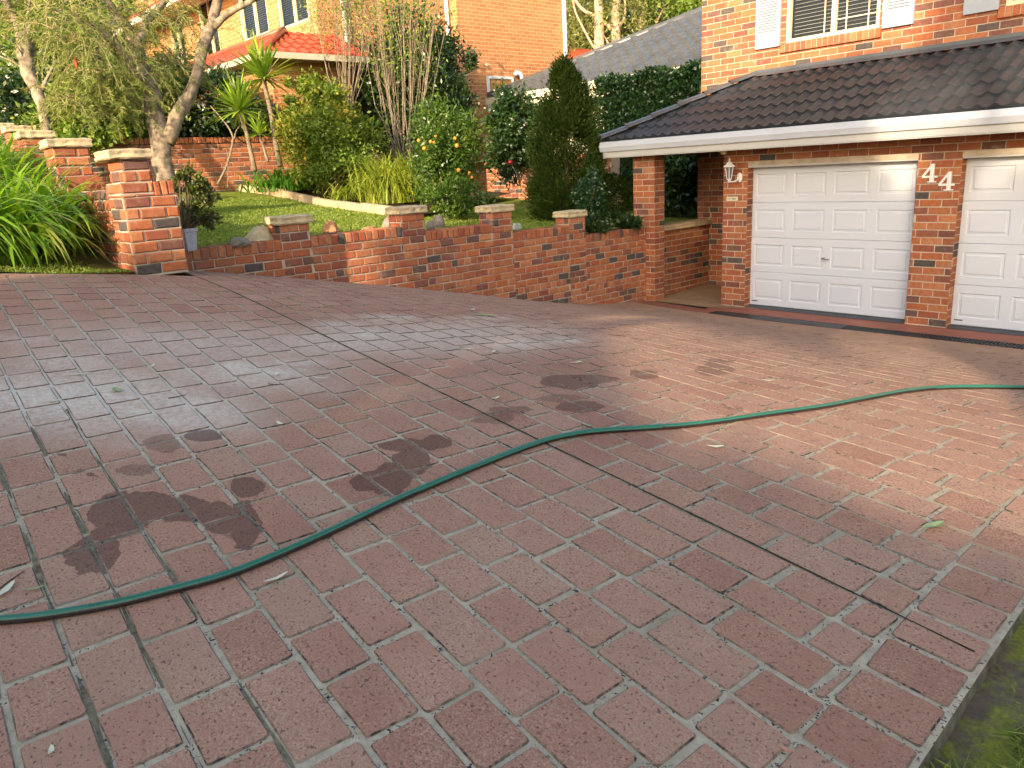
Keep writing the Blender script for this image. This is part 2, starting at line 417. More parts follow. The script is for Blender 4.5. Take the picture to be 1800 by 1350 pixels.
    gn = ramp(n, l, noise(n, l, pos, 40, 5, .75).outputs[0], [(.38, (0, 0, 0)), (.60, (1, 1, 1))])
    gmm = math_(n, l, 'MULTIPLY', gm, math_(n, l, 'ADD', math_(n, l, 'MULTIPLY', gn.outputs[0], .45), .38 if top else .5))
    c = mixc(n, l, math_(n, l, 'MULTIPLY', gmm, 1.15, None, True), c, (.56, .52, .455))
    wm = blob_mask(n, l, ds2.outputs[0], WET, .96, 1.0)
    c = mixc(n, l, math_(n, l, 'MULTIPLY', wm, .95), c, mixc(n, l, 1.0, c, (.43, .39, .39), 'MULTIPLY'))
    l.new(c, bs.inputs['Base Color'])
    ro = n.new('ShaderNodeMapRange'); l.new(wm, ro.inputs[0]); ro.inputs[3].default_value = .9 if top else .95; ro.inputs[4].default_value = .6
    l.new(ro.outputs[0], bs.inputs['Roughness']); bs.inputs['Specular IOR Level'].default_value = .16
    hh = math_(n, l, 'ADD', fine.outputs[0], math_(n, l, 'MULTIPLY', med.outputs[0], 1.5))
    bump(n, l, hh, bs, .9 if top else .8, .0035)
    return m_
M_pave = paver_mat('stencilled_paver', True)
M_grout = paver_mat('grout', False)
M_crev, n, l, bs = mat('paver_edge')
ge = n.new('ShaderNodeNewGeometry'); pos = ge.outputs['Position']
q_ = ramp(n, l, noise(n, l, pos, 45, 3, .7).outputs[0], [(.47, (.20, .13, .10)), (.55, (.045, .038, .036))])
q2 = ramp(n, l, noise(n, l, pos, 4, 3, .6).outputs[0], [(.35, (0, 0, 0)), (.6, (1, 1, 1))])
l.new(mixc(n, l, q2.outputs[0], (.26, .19, .145), q_.outputs[0]), bs.inputs['Base Color']); bs.inputs['Roughness'].default_value = .95; bs.inputs['Specular IOR Level'].default_value = .1

g = MB()
# base sheet of the driveway
xs = np.arange(-7.9, -0.2, .12); ys = np.arange(-2.4, 9.5, .12)
def slab_row(Y):
    xl = XL - .06 if Y > 2.3 else -6.5
    xr = edge_x(Y)
    return [xl + (xr - xl) * i / 60 for i in range(61)]
rows_ = []
yl = [y for y in np.arange(-2.4, 2.3, .12)] + [2.299] + [2.30] + [y for y in np.arange(2.42, 8.98, .12)] + [8.985]
for Y in yl:
    rows_.append([g.vert((x, Y, zf(x, Y))) for x in slab_row(Y)])
for i in range(len(rows_) - 1):
    for k in range(60): g.face((rows_[i][k], rows_[i][k + 1], rows_[i + 1][k + 1], rows_[i + 1][k]), .5, 1)
# the slab's outer side, rough concrete
for i in range(len(yl) - 1):
    a, b = yl[i], yl[i + 1]; xa, xb = edge_x(a), edge_x(b)
    g.poly([(xa, a, zf(xa, a)), (xa + .012, a, zf(xa, a) - .13), (xb + .012, b, zf(xb, b) - .13), (xb, b, zf(xb, b))], .5, 3)
    
HP = .0045
def paver(u0, u1, v0, v1, cl=None, r=None):
    """rounded brick shape draped on the slope"""
    r = rnd.random() if r is None else r
    rad = .0085; w = .0042
    j = lambda: (rnd.random() - .5) * .008
    u0 += j(); u1 += j(); v0 += j() * .35; v1 += j() * .35
    pts = []
    for (cu_, cv_, a0) in ((u1 - rad, v1 - rad, 0), (u0 + rad, v1 - rad, 90), (u0 + rad, v0 + rad, 180), (u1 - rad, v0 + rad, 270)):
        rr = rad * (.7 + .7 * rnd.random())
        for a in (0, 45, 90):
            t = math.radians(a0 + a); pts.append((cu_ + rr * math.cos(t), cv_ + rr * math.sin(t)))
    # extra points on the long sides so the shape follows the slope
    mid = lambda a, b: ((a[0] + b[0]) / 2, (a[1] + b[1]) / 2 + (rnd.random() - .5) * .003)
    full = []
    for i, p in enumerate(pts):
        full.append(p); q = pts[(i + 1) % 12]
        if abs(p[0] - q[0]) + abs(p[1] - q[1]) > .05: full.append(mid(p, q))
    n = len(full); top = []; bot = []
    uc, vc = (u0 + u1) / 2, (v0 + v1) / 2
    for (a, b) in full:
        X, Y = XY(a, b) if cl is None else cl(a, b)
        da, db = uc - a, vc - b; L = math.hypot(da, db)
        a2, b2 = a + da / L * w, b + db / L * w
        X2, Y2 = XY(a2, b2) if cl is None else cl(a2, b2)
        top.append(g.vert((X2, Y2, zf(X2, Y2) + HP))); bot.append(g.vert((X, Y, zf(X, Y) + .0008)))
    X, Y = XY(uc, vc) if cl is None else cl(uc, vc)
    c = g.vert((X, Y, zf(X, Y) + HP))
    for i in range(n):
        g.face((c, top[i], top[(i + 1) % n]), r, 0)
        g.face((bot[i], bot[(i + 1) % n], top[(i + 1) % n], top[i]), r, 2)
gap = .0085
k = -26
while True:
    v0 = V0 - (11 - k) * PV; v1 = v0 + PV; k += 1
    if v0 > 8.4: break
    vm = (v0 + v1) / 2
    # limits of this row in u
    Ymid = -(-1) * SU + vm * CU
    ur = (sold_x(Ymid + .66 * SU) - vm * SU) / CU + .002
    Yl = 7.0 * SU + vm * CU
    ul = (left_x(Yl - .02) - vm * SU) / CU + .02
    u = ur - .02 - rnd.random() * .2
    first = ur
    while first > ul + .03:
        L = rnd.choice([.20, .205, .21, .24, .26, .265, .30]) if u == first or True else 0
        lo = u if first == ur else first - L
        lo = max(lo, ul)
        if first - lo > .03 and (vm < 7.0 or rnd.random() < (8.6 - vm) / 1.8):
            gg = gap * (.80 + .45 * rnd.random())
            paver(lo + gg, first - gg * .9, v0 + gap * .8, v1 - gap * .8)
        first = lo
# border course along the edge
PSI = -0.02508
Y = -2.3
def bord(a, b): return (a - 0.025 * b, b)
while Y < 8.9:
    paver(-.628 + .010, -.417 - .016, Y + .007, Y + .151, bord); Y += .158
struct('driveway', g, [M_pave, M_grout, M_crev, plain('dirty_concrete', (.13, .115, .085), .95, .6, 18, .1, 1.)])
# saw cut joint
g = MB(); pts = []
for i in range(90):
    u = -.5 - .43 + (-(6.5)) * i / 89
    X, Y = XY(u + .46, V0 + .001)
    pts.append((X, Y))
pts = [p for p in pts if XL < p[0] < edge_x(p[1]) - .002]
L_, R_ = [], []
for (X, Y) in pts:
    wd = .0022 + .0022 * rnd.random()
    L_.append(g.vert((X, Y - wd, zf(X, Y) + HP + .0006))); R_.append(g.vert((X, Y + wd, zf(X, Y) + HP + .0006)))
for i in range(len(pts) - 1): g.face((L_[i], L_[i + 1], R_[i + 1], R_[i]))
M_joint = plain('joint_filler', (.03, .028, .02), .95, .5, 30, .1, .5)
struct('expansion_joint', g, M_joint)

# dark mossy joints at the left
g = MB()
for kk in (-1, 0, 1):
    v = V0 - (11 - kk) * PV; u = -3.6; prev = None
    while u < -1.15:
        X, Y = XY(u, v + .0015 * math.sin(u * 17)); wd = max(0, .0030 + .0035 * math.sin(u * 9 + kk * 2) + .002 * math.sin(u * 31) + .003 * (rnd.random() - .5)) * (1 if kk in (-1, 0) else .6)
        cur = (g.vert((X, Y - wd, zf(X, Y) + .0018)), g.vert((X, Y + wd, zf(X, Y) + .0018)))
        if prev and wd > .001: g.face((prev[0], cur[0], cur[1], prev[1]))
        prev = cur; u += .04
struct('joint_moss', g, plain('joint_moss_olive', (.16, .145, .10), .95, .5, 40, .1, 1.))
# strip between drain and doors, door sills coloured as shade, porch floor
M_red = plain('red_coating', (.26, .095, .065), .7, .15, 5, .3, .3)
M_porch = plain('porch_concrete', (.26, .165, .095), .75, .2, 3, .3, .3)
g = MB()
g.poly([(-6.30, 9.245, -2.068), (1.2, 9.245, -2.068), (1.2, 9.60, -2.055), (-6.30, 9.60, -2.055)])
g.poly([(-7.46, 8.98, zf(-7.4, 8.98)), (-6.06, 8.98, zf(-6.1, 8.98)), (-6.06, 9.245, -2.066), (-7.46, 9.36, -2.05)])
struct('garage_apron', g, M_red)
g = MB(); g.poly([(-7.40, 9.36, -2.046), (-6.28, 9.36, -2.058), (-5.6, 9.60, -2.05), (-5.6, 12.4, -2.0), (-7.5, 12.4, -2.0), (-7.5, 9.36, -2.044)])
struct('porch_floor', g, M_porch)
g = MB()
for (a, b) in ((-5.865, -3.675), (-3.215, -1.025)):
    g.poly([(a, 9.60, -2.050), (b, 9.60, -2.050), (b, 9.80, -2.035), (a, 9.80, -2.035)])
struct('door_sill_shade', g, M_sealshade)  # dark grey stands for the shade at the door threshold

# drain
t = thing('channel_drain', 'long black slotted channel drain set in the paving in front of the garage doors', 'drain', (-4, 9.12, -2.08))
g = MB()
g.box(-6.04, 1.2, 8.985, 8.998, -2.11, -2.063); g.box(-6.04, 1.2, 9.232, 9.245, -2.11, -2.063)
x = -6.03
while x < 1.2:
    if x > -4.62:
        g.box(x, x + .013, 8.998, 9.232, -2.09, -2.0655); x += .036
    else:
        g.box(x, x + .45, 8.998, 9.232, -2.09, -2.0655); x += .462
g.box(-6.04, 1.2, 9.09, 9.10, -2.09, -2.0645)
obj('grate', g, M_grate, t)
g = MB(); g.poly([(-6.04, 8.998, -2.12), (1.2, 8.998, -2.12), (1.2, 9.232, -2.12), (-6.04, 9.232, -2.12)])
obj('channel', g, M_dark, t)

# soil / verge / lawn
def soil_mat():
    m_, n, l, bs = mat('soil_moss')
    g_ = n.new('ShaderNodeNewGeometry'); pos = g_.outputs['Position']
    a = ramp(n, l, noise(n, l, pos, 30, 6, .7).outputs[0], [(.3, (.08, .06, .04)), (.7, (.20, .15, .11))]).outputs[0]
    mk = ramp(n, l, noise(n, l, pos, 6.0, 6, .75).outputs[0], [(.47, (0, 0, 0)), (.60, (1, 1, 1))])
    mo = ramp(n, l, noise(n, l, pos, 90, 3, .6).outputs[0], [(.3, (.13, .16, .014)), (.7, (.32, .33, .035))]).outputs[0]
    l.new(mixc(n, l, mk.outputs[0], a, mo), bs.inputs['Base Color']); bs.inputs['Roughness'].default_value = .95
    bump(n, l, noise(n, l, pos, 60, 6, .75).outputs[0], bs, 1., .02)
    return m_
def turf_mat(name, c1, c2, c3):
    m_, n, l, bs = mat(name)
    g_ = n.new('ShaderNodeNewGeometry'); pos = g_.outputs['Position']
    a = ramp(n, l, noise(n, l, pos, 55, 6, .75).outputs[0], [(.3, c1), (.7, c2)]).outputs[0]
    mk = ramp(n, l, noise(n, l, pos, 1.6, 4, .6).outputs[0], [(.45, (0, 0, 0)), (.7, (.8, .8, .8))])
    l.new(mixc(n, l, mk.outputs[0], a, c3), bs.inputs['Base Color']); bs.inputs['Roughness'].default_value = .95
    bs.inputs['Specular IOR Level'].default_value = .1
    bump(n, l, noise(n, l, pos, 80, 5, .7).outputs[0], bs, 1., .02)
    return m_
M_soil = soil_mat()
M_turf = turf_mat('turf', (.13, .18, .025), (.26, .32, .05), (.32, .31, .08))
M_turfd = turf_mat('verge_turf', (.06, .07, .018), (.13, .14, .035), (.16, .115, .06))
def sheet(name, x0, x1, y0, y1, f, st, m_, kind='structure', smooth=True):
    g = MB(); nx = max(1, int((x1 - x0) / st)); ny = max(1, int((y1 - y0) / st)); R = []
    for j in range(ny + 1):
        y = y0 + (y1 - y0) * j / ny
        R.append([g.vert((x0 + (x1 - x0) * i / nx, y, f(x0 + (x1 - x0) * i / nx, y))) for i in range(nx + 1)])
    for j in range(ny):
        for i in range(nx): g.face((R[j][i], R[j][i + 1], R[j + 1][i + 1], R[j + 1][i]))
    return struct(name, g, m_, smooth, kind)
def bed_z(X, Y): return zf(-.45, Y) - .032 + .012 * math.sin(X * 7 + Y * 5) * math.sin(Y * 9)
sheet('soil_bed', -.47, 4.0, -2.4, 9.0, lambda X, Y: bed_z(X, Y) if Y < 8.5 else -2.15, .1, M_soil)
def verge_z(X, Y): return zf(-6.46, min(Y, 1.9)) + .012 + .05 * max(0, -6.5 - X) + .15 * max(0, -7.0 - X) + .012 * math.sin(X * 5) * math.sin(Y * 6)
sheet('verge', -13.0, -6.47, -2.4, 1.84, verge_z, .12, M_turfd)
sheet('lawn', -17.0, -7.55, 2.16, 12.5, lz, .2, M_turf)
g = MB()
g.poly([(-300, -300, -2.6), (300, -300, -2.6), (300, 400, -2.6), (-300, 400, -2.6)])
struct('ground', g, turf_mat('far_ground', (.05, .07, .02), (.09, .11, .03), (.09, .08, .04)))
# land behind: rises to the neighbours
g = MB()
def hz(X): return .25 + .09 * (-16 - X) if X > -60 else 4.2
for (xa, xb) in ((-15.4, -25), (-25, -60), (-60, -120)):
    g.poly([(xa, -40, hz(xa)), (xb, -40, hz(xb)), (xb, 90, hz(xb)), (xa, 90, hz(xa))][::-1])
struct('hillside', g, M_turfd)

# grass tufts in the bed at the right and turf blades
def blades(P, h, w, lean=.35):
    N = len(P); D = unit(np.concatenate([npr.randn(N, 2) * lean, np.ones((N, 1))], 1))
    hh = h * (.5 + npr.rand(N)); S_ = unit(np.cross(D, npr.randn(N, 3)))
    mid = P + D * hh[:, None] * .55; tip = P + D * hh[:, None] + np.concatenate([D[:, :2] * hh[:, None] * .5, -np.abs(D[:, :1]) * hh[:, None] * .3], 1)
    ww = w * (.6 + .8 * npr.rand(N))[:, None]
    return np.stack([P - S_ * ww * .4, P + S_ * ww * .4, mid + S_ * ww * .5, mid - S_ * ww * .5], 1), np.stack([mid - S_ * ww * .5, mid + S_ * ww * .5, tip + S_ * ww * .06, tip - S_ * ww * .06], 1)
def scatter(f, x0, x1, y0, y1, n, h, w, mask=None, lean=.4):
    X = x0 + (x1 - x0) * npr.rand(n); Y = y0 + (y1 - y0) * npr.rand(n)
    if mask is not None:
        k = mask(X, Y); X, Y = X[k], Y[k]
    P = np.array([(a, b, f(a, b) - .004) for a, b in zip(X, Y)])
    return blades(P, h, w, lean)
A = []; 
for it_ in range(95):
    cx, cy = (edge_x(1.5) + .05 + rnd.random() * .6, .9 + rnd.random() * 2.0) if it_ > 40 else (-.405 + rnd.random() ** 1.3 * .25, 1.25 + rnd.random() * 1.1)
    n_ = rnd.randint(25, 70); s_ = .012 + .03 * rnd.random()
    X = cx + npr.randn(n_) * s_; Y = cy + npr.randn(n_) * s_
    X = np.maximum(X, edge_x(cy) + .03)
    P = np.array([(a, b, bed_z(a, b) - .004) for a, b in zip(X, Y)])
    q1, q2 = blades(P, .035 + .035 * rnd.random(), .0038, .9); A += [q1, q2]
q1, q2 = scatter(bed_z, -.4, .8, .6, 3.2, 2600, .016, .0035, None, .8); A += [q1, q2]
tag(quads_obj('grass', np.concatenate(A), L_grass), kind='stuff')
A = list(scatter(verge_z, -7.4, -6.49, -.6, 1.6, 5000, .028, .006, lambda X, Y: npr.rand(len(X)) < np.clip((X + 7.7) * 1.2, .1, 1), .6))
A += list(scatter(verge_z, -6.6, -6.475, -.6, 1.8, 1500, .02, .006, None, .8))
tag(quads_obj('verge_grass', np.concatenate(A), L_grass), kind='stuff')
A = list(scatter(lz, -13.5, -7.8, 2.3, 9.5, 60000, .032, .010, None, .6))
tag(quads_obj('lawn_grass', np.concatenate(A), L_grass), kind='stuff')

# ------------------------------------------------------------------ brickwork
def wall_bricks(mb, O, U, Nn, width, z0, z1, holes=(), L=.24, H=.086, gm=.010, off=0., ch=.004, proud=.006, jit=.002, mm=1, soldier=None, base=None, header_rows=()):
    """bricks on a vertical plane: O corner, U horizontal unit, Nn outward normal; mortar set back"""
    O = Vector(O); U = Vector(U); Nn = Vector(Nn)
    def P(u, z, d): return O + U * u + Nn * d + Vector((0, 0, z - O.z))
    # mortar sheet with holes -> cut in column strips
    us = sorted(set([0, width] + [h[0] for h in holes] + [h[1] for h in holes])); 
    for a, b in zip(us[:-1], us[1:]):
        if b - a < 1e-6 or b <= 0 or a >= width: continue
        a_, b_ = max(a, 0), min(b, width); c = (a_ + b_) / 2
        segs = [(z0, z1)]
        for h in holes:
            if h[0] - 1e-6 <= c <= h[1] + 1e-6:
                ns = []
                for s in segs:
                    if h[2] > s[0]: ns.append((s[0], min(s[1], h[2])))
                    if h[3] < s[1]: ns.append((max(s[0], h[3]), s[1]))
                segs = [s for s in ns if s[1] - s[0] > 1e-4]
        for s in segs:
            zb = lambda u: s[0] if base is None else max(s[0], base(u))
            mb.poly([P(a_, s[0], 0), P(b_, s[0], 0), P(b_, s[1], 0), P(a_, s[1], 0)], .5, mm)
    nr = int(math.ceil((z1 - z0) / H - 1e-6))
    for r_ in range(nr):
        za = z1 - (r_ + 1) * H + gm / 2; zb_ = z1 - r_ * H - gm / 2
        if zb_ < z0 + .012: continue
        za = max(za, z0)
        hl = r_ in header_rows
        LL = L * .5 if hl else L
        u = -((r_ % 2) * LL * .5 + off) - LL + (rnd.random() - .5) * .006
        while u < width:
            w_ = LL * (1 + (rnd.random() - .5) * .05)
            ivs = [(max(u + gm / 2, 0), min(u + w_ - gm / 2, width))]
            for h in holes:
                if za < h[3] - .01 and zb_ > h[2] + .01:
                    ns = []
                    for (a, b) in ivs:
                        if h[1] <= a or h[0] >= b: ns.append((a, b))
                        else:
                            if h[0] > a: ns.append((a, h[0]))
                            if h[1] < b: ns.append((h[1], b))
                    ivs = ns
            col = rnd.random()
            for (a, b) in ivs:
                if b - a < .02: continue
                if base is not None and zb_ < base((a + b) / 2) - .02: continue
                j = lambda: (rnd.random() - .5) * jit * 2
                e = [(a + j(), za + j()), (b + j(), za + j()), (b + j(), zb_ + j()), (a + j(), zb_ + j())]
                d = proud + j() * .5
                ci = [(a + ch, za + ch), (b - ch, za + ch), (b - ch, zb_ - ch), (a + ch, zb_ - ch)]
                bo = [mb.vert(P(p[0], p[1], 0.)) for p in e]
                md = [mb.vert(P(p[0], p[1], d - ch)) for p in e]
                tp = [mb.vert(P(p[0] + j() * .5, p[1] + j() * .5, d)) for p in ci]
                mb.face(tp, col, 0)
                for i in range(4):
                    mb.face((bo[i], bo[(i + 1) % 4], md[(i + 1) % 4], md[i]), col, 0)
                    mb.face((md[i], md[(i + 1) % 4], tp[(i + 1) % 4], tp[i]), col, 0)
            u += w_
def pier_bricks(mb, x0, x1, y0, y1, z0, z1, faces='+x-y-x+y', **k):
    if '+x' in faces: wall_bricks(mb, (x1, y0, z0), (0, 1, 0), (1, 0, 0), y1 - y0, z0, z1, off=k.get('o1', 0), **{a: b for a, b in k.items() if a not in ('o1', 'o2')})
    k2 = {a: b for a, b in k.items() if a not in ('o1', 'o2')}
    if '-y' in faces: wall_bricks(mb, (x0, y0, z0), (1, 0, 0), (0, -1, 0), x1 - x0, z0, z1, off=k.get('o2', .06), **k2)
    if '-x' in faces: wall_bricks(mb, (x0, y1, z0), (0, -1, 0), (-1, 0, 0), y1 - y0, z0, z1, **k2)
    if '+y' in faces: wall_bricks(mb, (x1, y1, z0), (-1, 0, 0), (0, 1, 0), x1 - x0, z0, z1, **k2)
    mb.poly([(x0, y0, z1), (x1, y0, z1), (x1, y1, z1), (x0, y1, z1)], .6, 0)
RB = dict(L=.2, ch=.010, proud=.012, jit=.0045, gm=.011)      # tumbled bricks of the garden walls
def stone_cap(x0, x1, y0, y1, z0, z1, parent, m_=None, name='cap'):
    g = MB(); n = 7; R = []
    prof = [(0.0, z0), (.012, z0 + .012), (.0, (z0 + z1) / 2), (.008, z1 - .012), (-.012, z1)]
    cx, cy = (x0 + x1) / 2, (y0 + y1) / 2
    base = []
    for i in range(n): base.append((x0 + (x1 - x0) * i / n, y0))
    for i in range(n): base.append((x1, y0 + (y1 - y0) * i / n))
    for i in range(n): base.append((x1 - (x1 - x0) * i / n, y1))
    for i in range(n): base.append((x0, y1 - (y1 - y0) * i / n))
    jt = [(rnd.random() - .5) * .014 for _ in base]
    for (e, z) in prof:
        ring = []
        for (x, y), q in zip(base, jt):
            L = math.hypot(x - cx, y - cy); ee = e + q + (rnd.random() - .5) * .008
            ring.append(g.vert((x + (x - cx) / L * ee, y + (y - cy) / L * ee, z + (rnd.random() - .5) * .007)))
        R.append(ring)
    for i in range(len(R) - 1):
        for k in range(len(base)): g.face((R[i][k], R[i][(k + 1) % len(base)], R[i + 1][(k + 1) % len(base)], R[i + 1][k]))
    g.face(R[-1]); g.face(R[0][::-1])
    return obj(name, g, m_ or M_sand, parent)

# low stepped wall beside the driveway
XW = -7.42
gw = thing('garden_wall', 'long low brick wall with four stone-capped piers stepping down beside the driveway', 'garden wall', (XW - .1, 5.9, -2.1))
secs = [(2.2, 3.52, -.555), (3.84, 4.98, -.555), (5.30, 6.33, -.635), (6.66, 7.69, -.775), (8.02, 9.35, -.93)]
piers = [(3.52, 3.84, -.41), (4.98, 5.30, -.42), (6.33, 6.66, -.50), (7.69, 8.02, -.67)]
g = MB()
bf = lambda y0: (lambda u: zf(XW, y0 + u) - .03)
for i, (a, b, zt) in enumerate(secs):
    zc = zt - .112
    z0 = min(zf(XW, a), zf(XW, b)) - .12
    wall_bricks(g, (XW, a, z0), (0, 1, 0), (1, 0, 0), b - a, z0, zc, base=bf(a), header_rows=(3,) if i < 3 else (7,), **RB)
    g.box(XW - .23, XW - .002, a, b, z0, zc, .5, 1)
for i, (a, b, zt) in enumerate(piers):
    z0 = zf(XW, b) - .12
    zlow = secs[i][2] - .112
    wall_bricks(g, (XW, a, z0), (0, 1, 0), (1, 0, 0), b - a, z0, zlow, base=bf(a), off=.1, **RB)
    g.box(XW - .23, XW - .002, a, b, z0, zlow, .5, 1)
obj('brick_face', g, [M_brick, M_mortar], gw)
for i, (a, b, zt) in enumerate(secs):
    g = MB(); y = a + .004
    g.box(XW - .225, XW - .004, a, b, zt - .111, zt - .012, .5, 1)
    while y < b - .03:
        w_ = min(.068 + rnd.random() * .010, b - y)
        g.cbox(XW - .235, XW + .012 + rnd.random() * .004, y, y + w_, zt - .108, zt + (rnd.random() - .5) * .006, .009, rnd.random() * .86 if rnd.random() > .06 else .95, 0, .006)
        y += w_ + .008
    obj('coping', g, [M_brick, M_mortar], gw)
for i, (a, b, zt) in enumerate(piers):
    g = MB()
    zlow = secs[i][2] - .112
    pier_bricks(g, XW - .24, XW, a, b, zlow, zt, '+x-y', **RB)
    pier_bricks(g, XW - .24, XW, a, b, zlow - .2, zt, '-x+y', **RB)
    pr = obj('pier', g, [M_brick, M_mortar], gw)
    stone_cap(XW - .27, XW + .028, a - .028, b + .028, zt, zt + .085, pr)

# stepped wall running up to the left with its big end pier
sw = thing('stepped_brick_wall', 'brick wall climbing left behind the strappy clump, its big end pier lit by the sun', 'garden wall', (-6.7, 1.95, -.6))
g = MB()
pier_bricks(g, -6.86, -6.50, 1.84, 2.24, -.66, .065 - .112, '+x-y+y', **RB)
wall_bricks(g, (-6.50, 1.84, -.047), (0, 1, 0), (1, 0, 0), .235, -.047, .065, **RB); wall_bricks(g, (-6.86, 1.84, -.047), (1, 0, 0), (0, -1, 0), .36, -.047, .065, **RB)
for k_ in range(3): g.cbox(-6.73, -6.488, 2.08 + k_ * .054, 2.128 + k_ * .054, -.045, .066, .009, rnd.random() * .8, 0, .005)
g.box(-6.86, -6.505, 1.85, 2.235, -.047, .055, .5, 1)
pier_bricks(g, -6.82, -6.50, 1.875, 2.075, .065, .237, '+x-y+y', **RB)
pr = obj('end_pier', g, [M_brick, M_mortar], sw)
stone_cap(-6.85, -6.46, 1.79, 2.10, .238, .312, pr)
g = MB()
for (xa, xb, z1) in ((-8.2, -6.86, .02), (-10.3, -8.2, .16), (-12.2, -10.3, .40), (-14.4, -12.2, .60)):
    wall_bricks(g, (xa, 1.87, -.8), (1, 0, 0), (0, -1, 0), xb - xa, -.8, z1, **RB)
    g.box(xa, xb, 1.875, 2.15, -.8, z1 - .001, .6, 0)
obj('wall_face', g, [M_brick, M_mortar], sw)
for (xc, zt, ya, yb) in ((-8.2, .42, 1.78, 2.14), (-10.3, .635, 1.98, 2.33), (-12.2, .83, 2.2, 2.54), (-14.0, 1.0, 2.3, 2.64)):
    g = MB(); pier_bricks(g, xc - .33, xc - .03, ya + .03, yb - .03, zt - .9, zt, '+x-y+y', **RB)
    pr = obj('pier', g, [M_brick, M_mortar], sw)
    stone_cap(xc - .36, xc, ya, yb, zt, zt + .08, pr)

# ------------------------------------------------------------------ house
YG = 9.60; YE = 9.10; YU = 10.73
hs = thing('brick_house', 'red brick house with two white garage doors under a low dark tiled roof', 'house', (-3.5, 10, -2.06))
GB = dict(L=.24, ch=.003, proud=.005, jit=.0012, gm=.011)
g = MB()
zb = -2.075; zs = .105; zd = -.125
# lintel band + pillars as one face plane
holes = [(.375, 2.565, -9, zd), (3.025, 5.215, -9, zd)]
wall_bricks(g, (-6.24, YG, zb), (1, 0, 0), (0, -1, 0), 7.6, zb, zs, holes=holes, off=.05, **GB)
obj('garage_wall', g, [M_brickp, M_mortar], hs)
for x in (-3.215, -5.865):
    g = MB(); wall_bricks(g, (x, YG, zb), (0, 1, 0), (1, 0, 0), .19, zb, zd, off=.12, **GB); obj('pillar_side', g, [M_brickp, M_mortar], hs)
for x in (-3.675, -1.025):
    g = MB(); wall_bricks(g, (x, YG + .19, zb), (0, -1, 0), (-1, 0, 0), .19, zb, zd, off=.12, **GB); obj('pillar_side', g, [M_brickp, M_mortar], hs)
g = MB()
wall_bricks(g, (-6.24, 12.2, zb), (0, -1, 0), (-1, 0, 0), 12.2 - YG, zb, zs, off=.1, **GB)
obj('porch_side_wall', g, [M_brickp, M_mortar], hs)
g = MB()
for (a, b) in ((-5.865, -3.675), (-3.215, -1.025)):
    g.box(a - .05, b + .05, 9.60 + .19, 9.60 + .30, zd - .01, zd + .25)           # lintel back
    g.box(a, b, YG + .004, YG + .12, zd - .022, zd - .001)
obj('door_head', g, M_soffit, hs)

def garage_door(x0, x1, parent):
    z0, z1 = -2.03, zd - .02; y = 9.735
    g = MB(); nrow, ncol = 4, 4; hh = (z1 - z0) / nrow; ww = (x1 - x0) / ncol
    def F(xa, xb, za, zb_, ya=y):
        g.poly([(xa, ya, za), (xb, ya, za), (xb, ya, zb_), (xa, ya, zb_)])
    def ring(r0, d0, r1, d1):
        (a, b, c, d), (e, f, g_, h) = r0, r1
        A = [(a, y + d0, c), (b, y + d0, c), (b, y + d0, d), (a, y + d0, d)]
        B = [(e, y + d1, g_), (f, y + d1, g_), (f, y + d1, h), (e, y + d1, h)]
        for i in range(4): g.poly([A[i], A[(i + 1) % 4], B[(i + 1) % 4], B[i]])
    for r_ in range(nrow):
        za, zb_ = z0 + r_ * hh, z0 + (r_ + 1) * hh
        # rounded meeting edge between sections
        g.poly([(x0, y + .012, za), (x1, y + .012, za), (x1, y, za + .008), (x0, y, za + .008)])
        g.poly([(x0, y, zb_ - .008), (x1, y, zb_ - .008), (x1, y + .012, zb_), (x0, y + .012, zb_)])
        za += .008; zb_ -= .008
        for c_ in range(ncol):
            xa, xb = x0 + c_ * ww, x0 + (c_ + 1) * ww
            i0 = (xa + .055, xb - .055, za + .085, zb_ - .085)
            F(xa, xb, za, i0[2]); F(xa, xb, i0[3], zb_); F(xa, i0[0], i0[2], i0[3]); F(i0[1], xb, i0[2], i0[3])
            i1 = (i0[0] + .012, i0[1] - .012, i0[2] + .012, i0[3] - .012)
            i2 = (i1[0] + .022, i1[1] - .022, i1[2] + .022, i1[3] - .022)
            i3 = (i2[0] + .008, i2[1] - .008, i2[2] + .008, i2[3] - .008)
            ring(i0, 0, i1, .010); ring(i1, .010, i2, .008); ring(i2, .008, i3, .001)
            F(i3[0], i3[1], i3[2], i3[3], y + .001)
    d = obj('garage_door', g, M_door, parent)
    g = MB(); g.box(x0, x1, y - .004, y + .02, z0 - .022, z0 - .001); obj('bottom_seal', g, M_sealshade, d)
    g = MB(); g.box(x0 + .035, x0 + .125, y - .004, y - .001, z0 + .055, z0 + .066); obj('lock_slot', g, M_black, d)
    return d
d1 = garage_door(-5.862, -3.678, hs)
g = MB(); hx, hz = at(1452, 454, 1, 9.73)[0], at(1452, 454, 1, 9.73)[2]
g.lathe([(.006, -.016), (.02, -.012), (.024, 0), (.02, .012), (.006, .016)], (hx, 9.712, hz), 12)
g.box(hx - .045, hx + .045, 9.695, 9.708, hz - .008, hz + .008)
obj('handle', g, M_steel, d1, True)
d2 = garage_door(-3.212, -1.028, hs)

